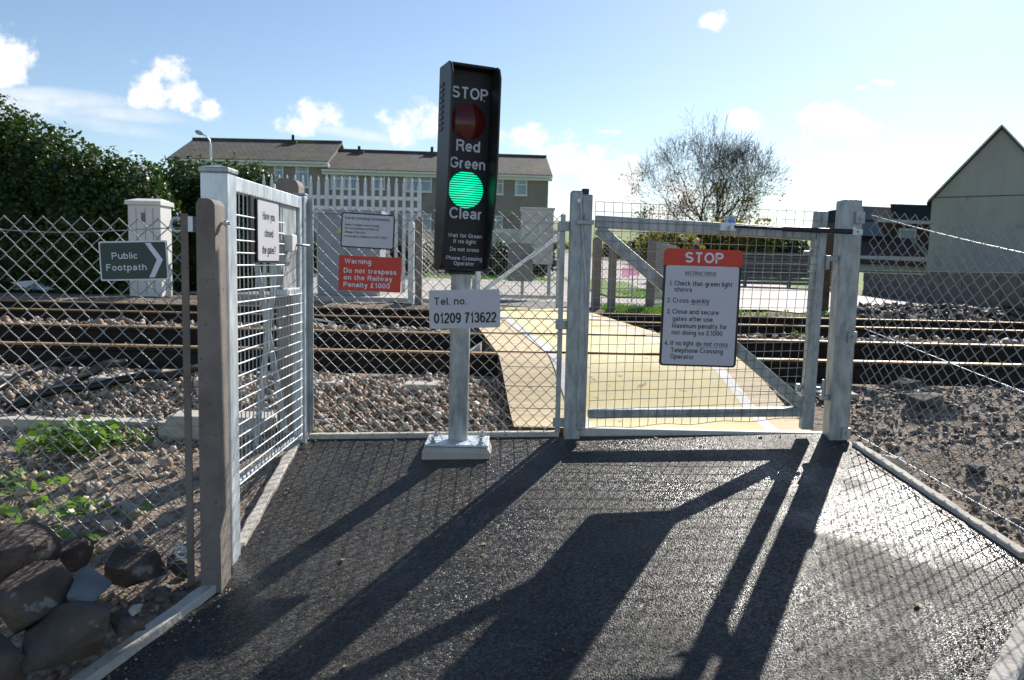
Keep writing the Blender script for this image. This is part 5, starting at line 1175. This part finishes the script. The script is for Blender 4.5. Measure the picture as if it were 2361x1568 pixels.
mb = MB(); mb.add([loc(1960, 508, dy + 2.0), loc(2065, 512, dy + 2.0), loc(2052, 478, dy + 3.3), loc(1960, 474, dy + 3.3)], [(0, 1, 2, 3)]); mb.add([loc(2062, 515, dy + 1.9), loc(2180, 518, dy + 1.9), loc(2180, 474, dy + 3.4), loc(2052, 470, dy + 3.4)], [(0, 1, 2, 3)])
mb.box(loc(1960, 500, dy + 4).x, 3.5, -1, loc(2180, 500, dy + 4).x, 9, loc(2100, 479, dy + 3.5).z); mb.build('upper_roof', 'slate', dh)
mb = MB(); mb.add([loc(1975, 543, dy + 1.5), loc(2042, 545, dy + 1.5), loc(2003, 478, dy + 2.6), loc(1975, 476, dy + 2.6)], [(0, 1, 2, 3)]); mb.build('glazed_slope', 'solar', dh)
mb = MB(); mb.bar(loc(2022, 508, dy + 1.85), loc(2148, 514, dy + 1.85), .2, .18); mb.build('fascia', 'trim_white', dh)
a = loc(2070, 562, dy + 2.2); b = loc(2112, 527, dy + 2.2); f = MB(); f.box(a.x, 2.12, a.z, b.x, 2.248, b.z); fo = f.build('window', 'trim_white', dh)
MB().box(a.x + .12, 2.11, a.z + .12, b.x - .12, 2.119, b.z - .12).build('pane', 'curtain', fo)
mb = MB(); mb.bar(loc(2104, 552, dy + 2.0), loc(2150, 606, dy - .2), .12, .12); mb.build('hip_tiles', 'concrete_light', dh)

# bungalow roof beyond the bushes and a small roof further left
def bungalow(px0, px1, pyr, pye, Y, label):
    a = at(px0, pye, Y); b = at(px1, pye, Y); r0 = at((px0 + px1) / 2, pyr, Y + 3.5); zg = gz(b.x, Y); o = thing('bungalow', label, 'house', (a.x, Y, zg), group='low bungalows beyond the bushes'); w_ = b.x - a.x; he2 = a.z - zg; hr2 = r0.z - zg
    MB().box(.3, .3, -.5, w_ - .3, 6.6, he2 - .03).build('wall', 'trim_white', o)
    mb = MB(); mb.add([(0, 0, he2), (w_, 0, he2), (w_ * .82, 3.5, hr2), (w_ * .02, 3.5, hr2), (0, 7, he2), (w_, 7, he2)], [(0, 1, 2, 3), (1, 5, 2), (5, 4, 3, 2), (4, 0, 3)]); ro = mb.build('roof', 'roof_grey', o); add_uv(ro)
    MB().box(w_ * .55, 1.55, he2 + (hr2 - he2) * .55, w_ * .62, 1.75, he2 + (hr2 - he2) * .68).build('skylight', 'pane', ro)
bungalow(1780, 1895, 543, 580, 46, 'bungalow with a pale grey tiled roof right of the bushes')
bungalow(1520, 1640, 530, 556, 55, 'bungalow roof half hidden behind the bush and tree')

# block wall on the right
bw = thing('block_wall', 'low dark block wall running along the road below the gabled house', 'wall', (9.7, 21.5, .3)); d_ = Vector((7.4 - 9.7, 10.0 - 21.5, 0)); ang_ = math.atan2(d_.y, d_.x); bw.rotation_euler = (0, 0, ang_); Lw = d_.length
mb = MB(); nb = 30
for k in range(nb):
    for c in range(3):
        o_ = (.5 if c % 2 else 0) * Lw / nb; x0 = k * Lw / nb + o_; z = -.1 + c * .24; mb.box(x0 + .006, -.1 + .004 * ((k * 7 + c * 3) % 3), z + .006, x0 + Lw / nb - .006, .1, z + .234)
mb.box(0, -.085, -.2, Lw + .1, .085, .6); mb.build('blockwork', 'block', bw)
mb = MB(); mb.box(-.0, -.13, .62, Lw + .2, .13, .68); mb.build('coping', 'block', bw, bevel=.01)

# slatted fence
sy = 25.0
sa = at(1515, 668, sy); sb_ = at(1900, 672, sy); sf = thing('slatted_fence', 'long fence of weathered horizontal boards behind the STOP board', 'fence', (sa.x, sy, gz(sa.x, sy))); Ls = sb_.x - sa.x + .3
for k in range(9):
    z = .03 + k * .116; th_ = .05 if k % 2 == 0 else .012; MB().add([(0, -th_, z), (Ls, -th_, z), (Ls, -th_, z + .09), (0, -th_, z + .09), (0, .02, z), (Ls, .02, z), (Ls, .02, z + .09), (0, .02, z + .09)], [(0, 1, 2, 3), (5, 4, 7, 6), (3, 2, 6, 7), (0, 4, 5, 1), (1, 5, 6, 2), (4, 0, 3, 7)]).build('board', 'slat', sf)
for k in range(5): MB().box(k * Ls / 4 - .05, .035, -.2, k * Ls / 4 + .05, .13, 1.06).build('post', 'slat', sf)

# street lamp over the hedge
sl = thing('street_lamp', 'thin grey street lamp rising above the hedge before the terrace roof', 'street lamp', (at(486, 360, 36).x, 36, gz(-14, 36))); ht = at(486, 320, 36).z - sl.location.z
MB().tube([(0, 0, 0), (0, 0, ht * .35), (0, 0, ht - .3)], [.09, .06, .05], 10).build('column', 'galv_bright', sl)
MB().tube([(0, 0, ht - .3), (-.04, 0, ht - .05), (-.2, 0, ht + .12), (-.35, 0, ht + .2)], .035, 8).build('bracket_arm', 'galv_bright', sl)
mb = MB(); mb.tube([(-.33, 0, ht + .19), (-.45, 0, ht + .24), (-.62, 0, ht + .30), (-.70, 0, ht + .32)], [.05, .10, .09, .02], 10); mb.build('lamp_head', 'galv', sl)

# grass verge tufts beyond the far rail
def grass(name, label, spots, n, h):
    r_ = random.Random(77); mb = MB()
    for (x0, x1, y0, y1) in spots:
        for i in range(n):
            x = r_.uniform(x0, x1); y = r_.uniform(y0, y1); z = gz(x, y); a = r_.uniform(0, 6.28); hh = h * r_.uniform(.4, 1.2); w_ = .012
            lx, ly = math.cos(a) * hh * .5, math.sin(a) * hh * .5
            mb.add([(x - w_, y, z - .01), (x + w_, y, z - .01), (x + lx * .4 + w_ * .7, y + ly * .4, z + hh * .6), (x + lx, y + ly, z + hh)], [(0, 1, 2), (0, 2, 3)])
    return tag(mb.build(name, 'weed'), label, 'grass', kind='stuff')
grass('grass', 'bright rough grass on the verge beyond the far rail', [(1.35, 2.35, 11.2, 12.3)], 900, .07)
grass('sparse_grass', 'thin green grass at the foot of the earth bank on the right', [(7.0, 9.2, 11.6, 12.6), (3.2, 5, 11.3, 11.7)], 130, .06)
grass('lawn', 'sunlit grass bank in front of the terraced houses', [(-6, 3, 24.3, 25.5), (2.3, 4.0, 15, 19)], 900, .12)
# sheet of turf inside the road edge
sheet('verge', list(np.arange(1.9, 3.61, .2)), list(np.arange(15.5, 24.7, .5)), lambda x, y: gz(x, y) + .05, ['grass'])

# walking person behind the slatted fence
def person(px, py_top, Y):
    top = at(px, py_top, Y); zg = gz(top.x, Y); H = top.z - zg; s = H / 1.75
    o = thing('person', 'person in a dark jacket walking behind the slatted fence, only the head showing', 'person', (top.x, Y, zg), R(-70))
    J = {'pelvis': (0, 0, .95), 'waist': (0, .01, 1.1), 'chest': (0, .01, 1.33), 'neck': (0, .0, 1.5), 'head': (0, -.02, 1.60), 'crown': (0, -.015, 1.70),
         'shL': (.17, 0, 1.43), 'elL': (.23, .06, 1.15), 'wrL': (.22, -.06, .92), 'haL': (.21, -.09, .84), 'shR': (-.17, 0, 1.43), 'elR': (-.23, .10, 1.16), 'wrR': (-.22, .06, .92), 'haR': (-.21, .04, .84),
         'hiL': (.09, 0, .9), 'knL': (.1, -.12, .5), 'anL': (.1, -.16, .09), 'toL': (.1, -.30, .03), 'hiR': (-.09, 0, .9), 'knR': (-.1, .06, .5), 'anR': (-.1, .28, .12), 'toR': (-.1, .16, .03)}
    rad = {'pelvis': .14, 'waist': .13, 'chest': .15, 'neck': .055, 'head': .085, 'crown': .07, 'hiL': .085, 'hiR': .085, 'knL': .058, 'knR': .058, 'anL': .042, 'anR': .042, 'toL': .035, 'toR': .035}
    E_ = [('pelvis', 'waist'), ('waist', 'chest'), ('chest', 'neck'), ('neck', 'head'), ('head', 'crown'), ('chest', 'shL'), ('shL', 'elL'), ('elL', 'wrL'), ('wrL', 'haL'), ('chest', 'shR'), ('shR', 'elR'), ('elR', 'wrR'), ('wrR', 'haR'), ('pelvis', 'hiL'), ('hiL', 'knL'), ('knL', 'anL'), ('anL', 'toL'), ('pelvis', 'hiR'), ('hiR', 'knR'), ('knR', 'anR'), ('anR', 'toR')]
    for sd_ in 'LR':
        hx_ = J['ha' + sd_]
        for q in range(4):
            J['f%d%s' % (q, sd_)] = (hx_[0] + .004, hx_[1] - .03 + .02 * q, hx_[2] - .075 + .006 * abs(q - 1.5)); E_.append(('ha' + sd_, 'f%d%s' % (q, sd_))); rad['f%d%s' % (q, sd_)] = .009
        J['t' + sd_] = (hx_[0], hx_[1] - .055, hx_[2] - .03); E_.append(('ha' + sd_, 't' + sd_)); rad['t' + sd_] = .01
    names = list(J); me = bpy.data.meshes.new('body'); me.from_pydata([tuple(c * s for c in J[n]) for n in names], [(names.index(a), names.index(b)) for a, b in E_], []); ob = bpy.data.objects.new('body', me); COL.objects.link(ob)
    md = ob.modifiers.new('skin', 'SKIN'); me.skin_vertices.new() if not me.skin_vertices else None
    for i, n in enumerate(names):
        r = rad.get(n, .05 if n[:2] in ('sh',) else .042 if n[:2] == 'el' else .03) * s; me.skin_vertices[0].data[i].radius = (r, r); me.skin_vertices[0].data[i].use_root = n == 'pelvis'
    sb2 = ob.modifiers.new('sub', 'SUBSURF'); sb2.levels = 2; sb2.render_levels = 2
    dg = bpy.context.evaluated_depsgraph_get(); dg.update(); m2 = bpy.data.meshes.new_from_object(ob.evaluated_get(dg)); bpy.data.objects.remove(ob)
    m2.materials.clear(); m2.materials.append(MT['cloth']); m2.materials.append(MT['skin'])
    for p in m2.polygons: p.material_index = 1 if (p.center.z > 1.5 * s or (abs(p.center.x) > .17 * s and p.center.z < .9 * s)) else 0; p.use_smooth = True
    b = bpy.data.objects.new('body', m2); COL.objects.link(b); b.parent = o
    hair = MB(); nu, nv = 24, 14; vs = []; fs = []
    for j in range(nv + 1):
        th = math.pi * .62 * j / nv
        for i in range(nu):
            a = 2 * math.pi * i / nu; d = Vector((math.sin(th) * math.cos(a), math.sin(th) * math.sin(a), math.cos(th))); k = 1 + .05 * math.sin(a * 7 + j)
            front = .72 if (d.y < -.3 and j > nv * .65) else 1
            vs.append((d.x * .105 * s * k * front, (d.y * .118 * k * front + .012) * s, (1.655 + d.z * .115 * k) * s))
    for j in range(nv):
        for i in range(nu): fs.append((j * nu + i, (j + 1) * nu + i, (j + 1) * nu + (i + 1) % nu, j * nu + (i + 1) % nu))
    hair.add(vs, fs, True); hair.build('hair', 'hair', o)
    return o
person(1606, 551, 28.0)
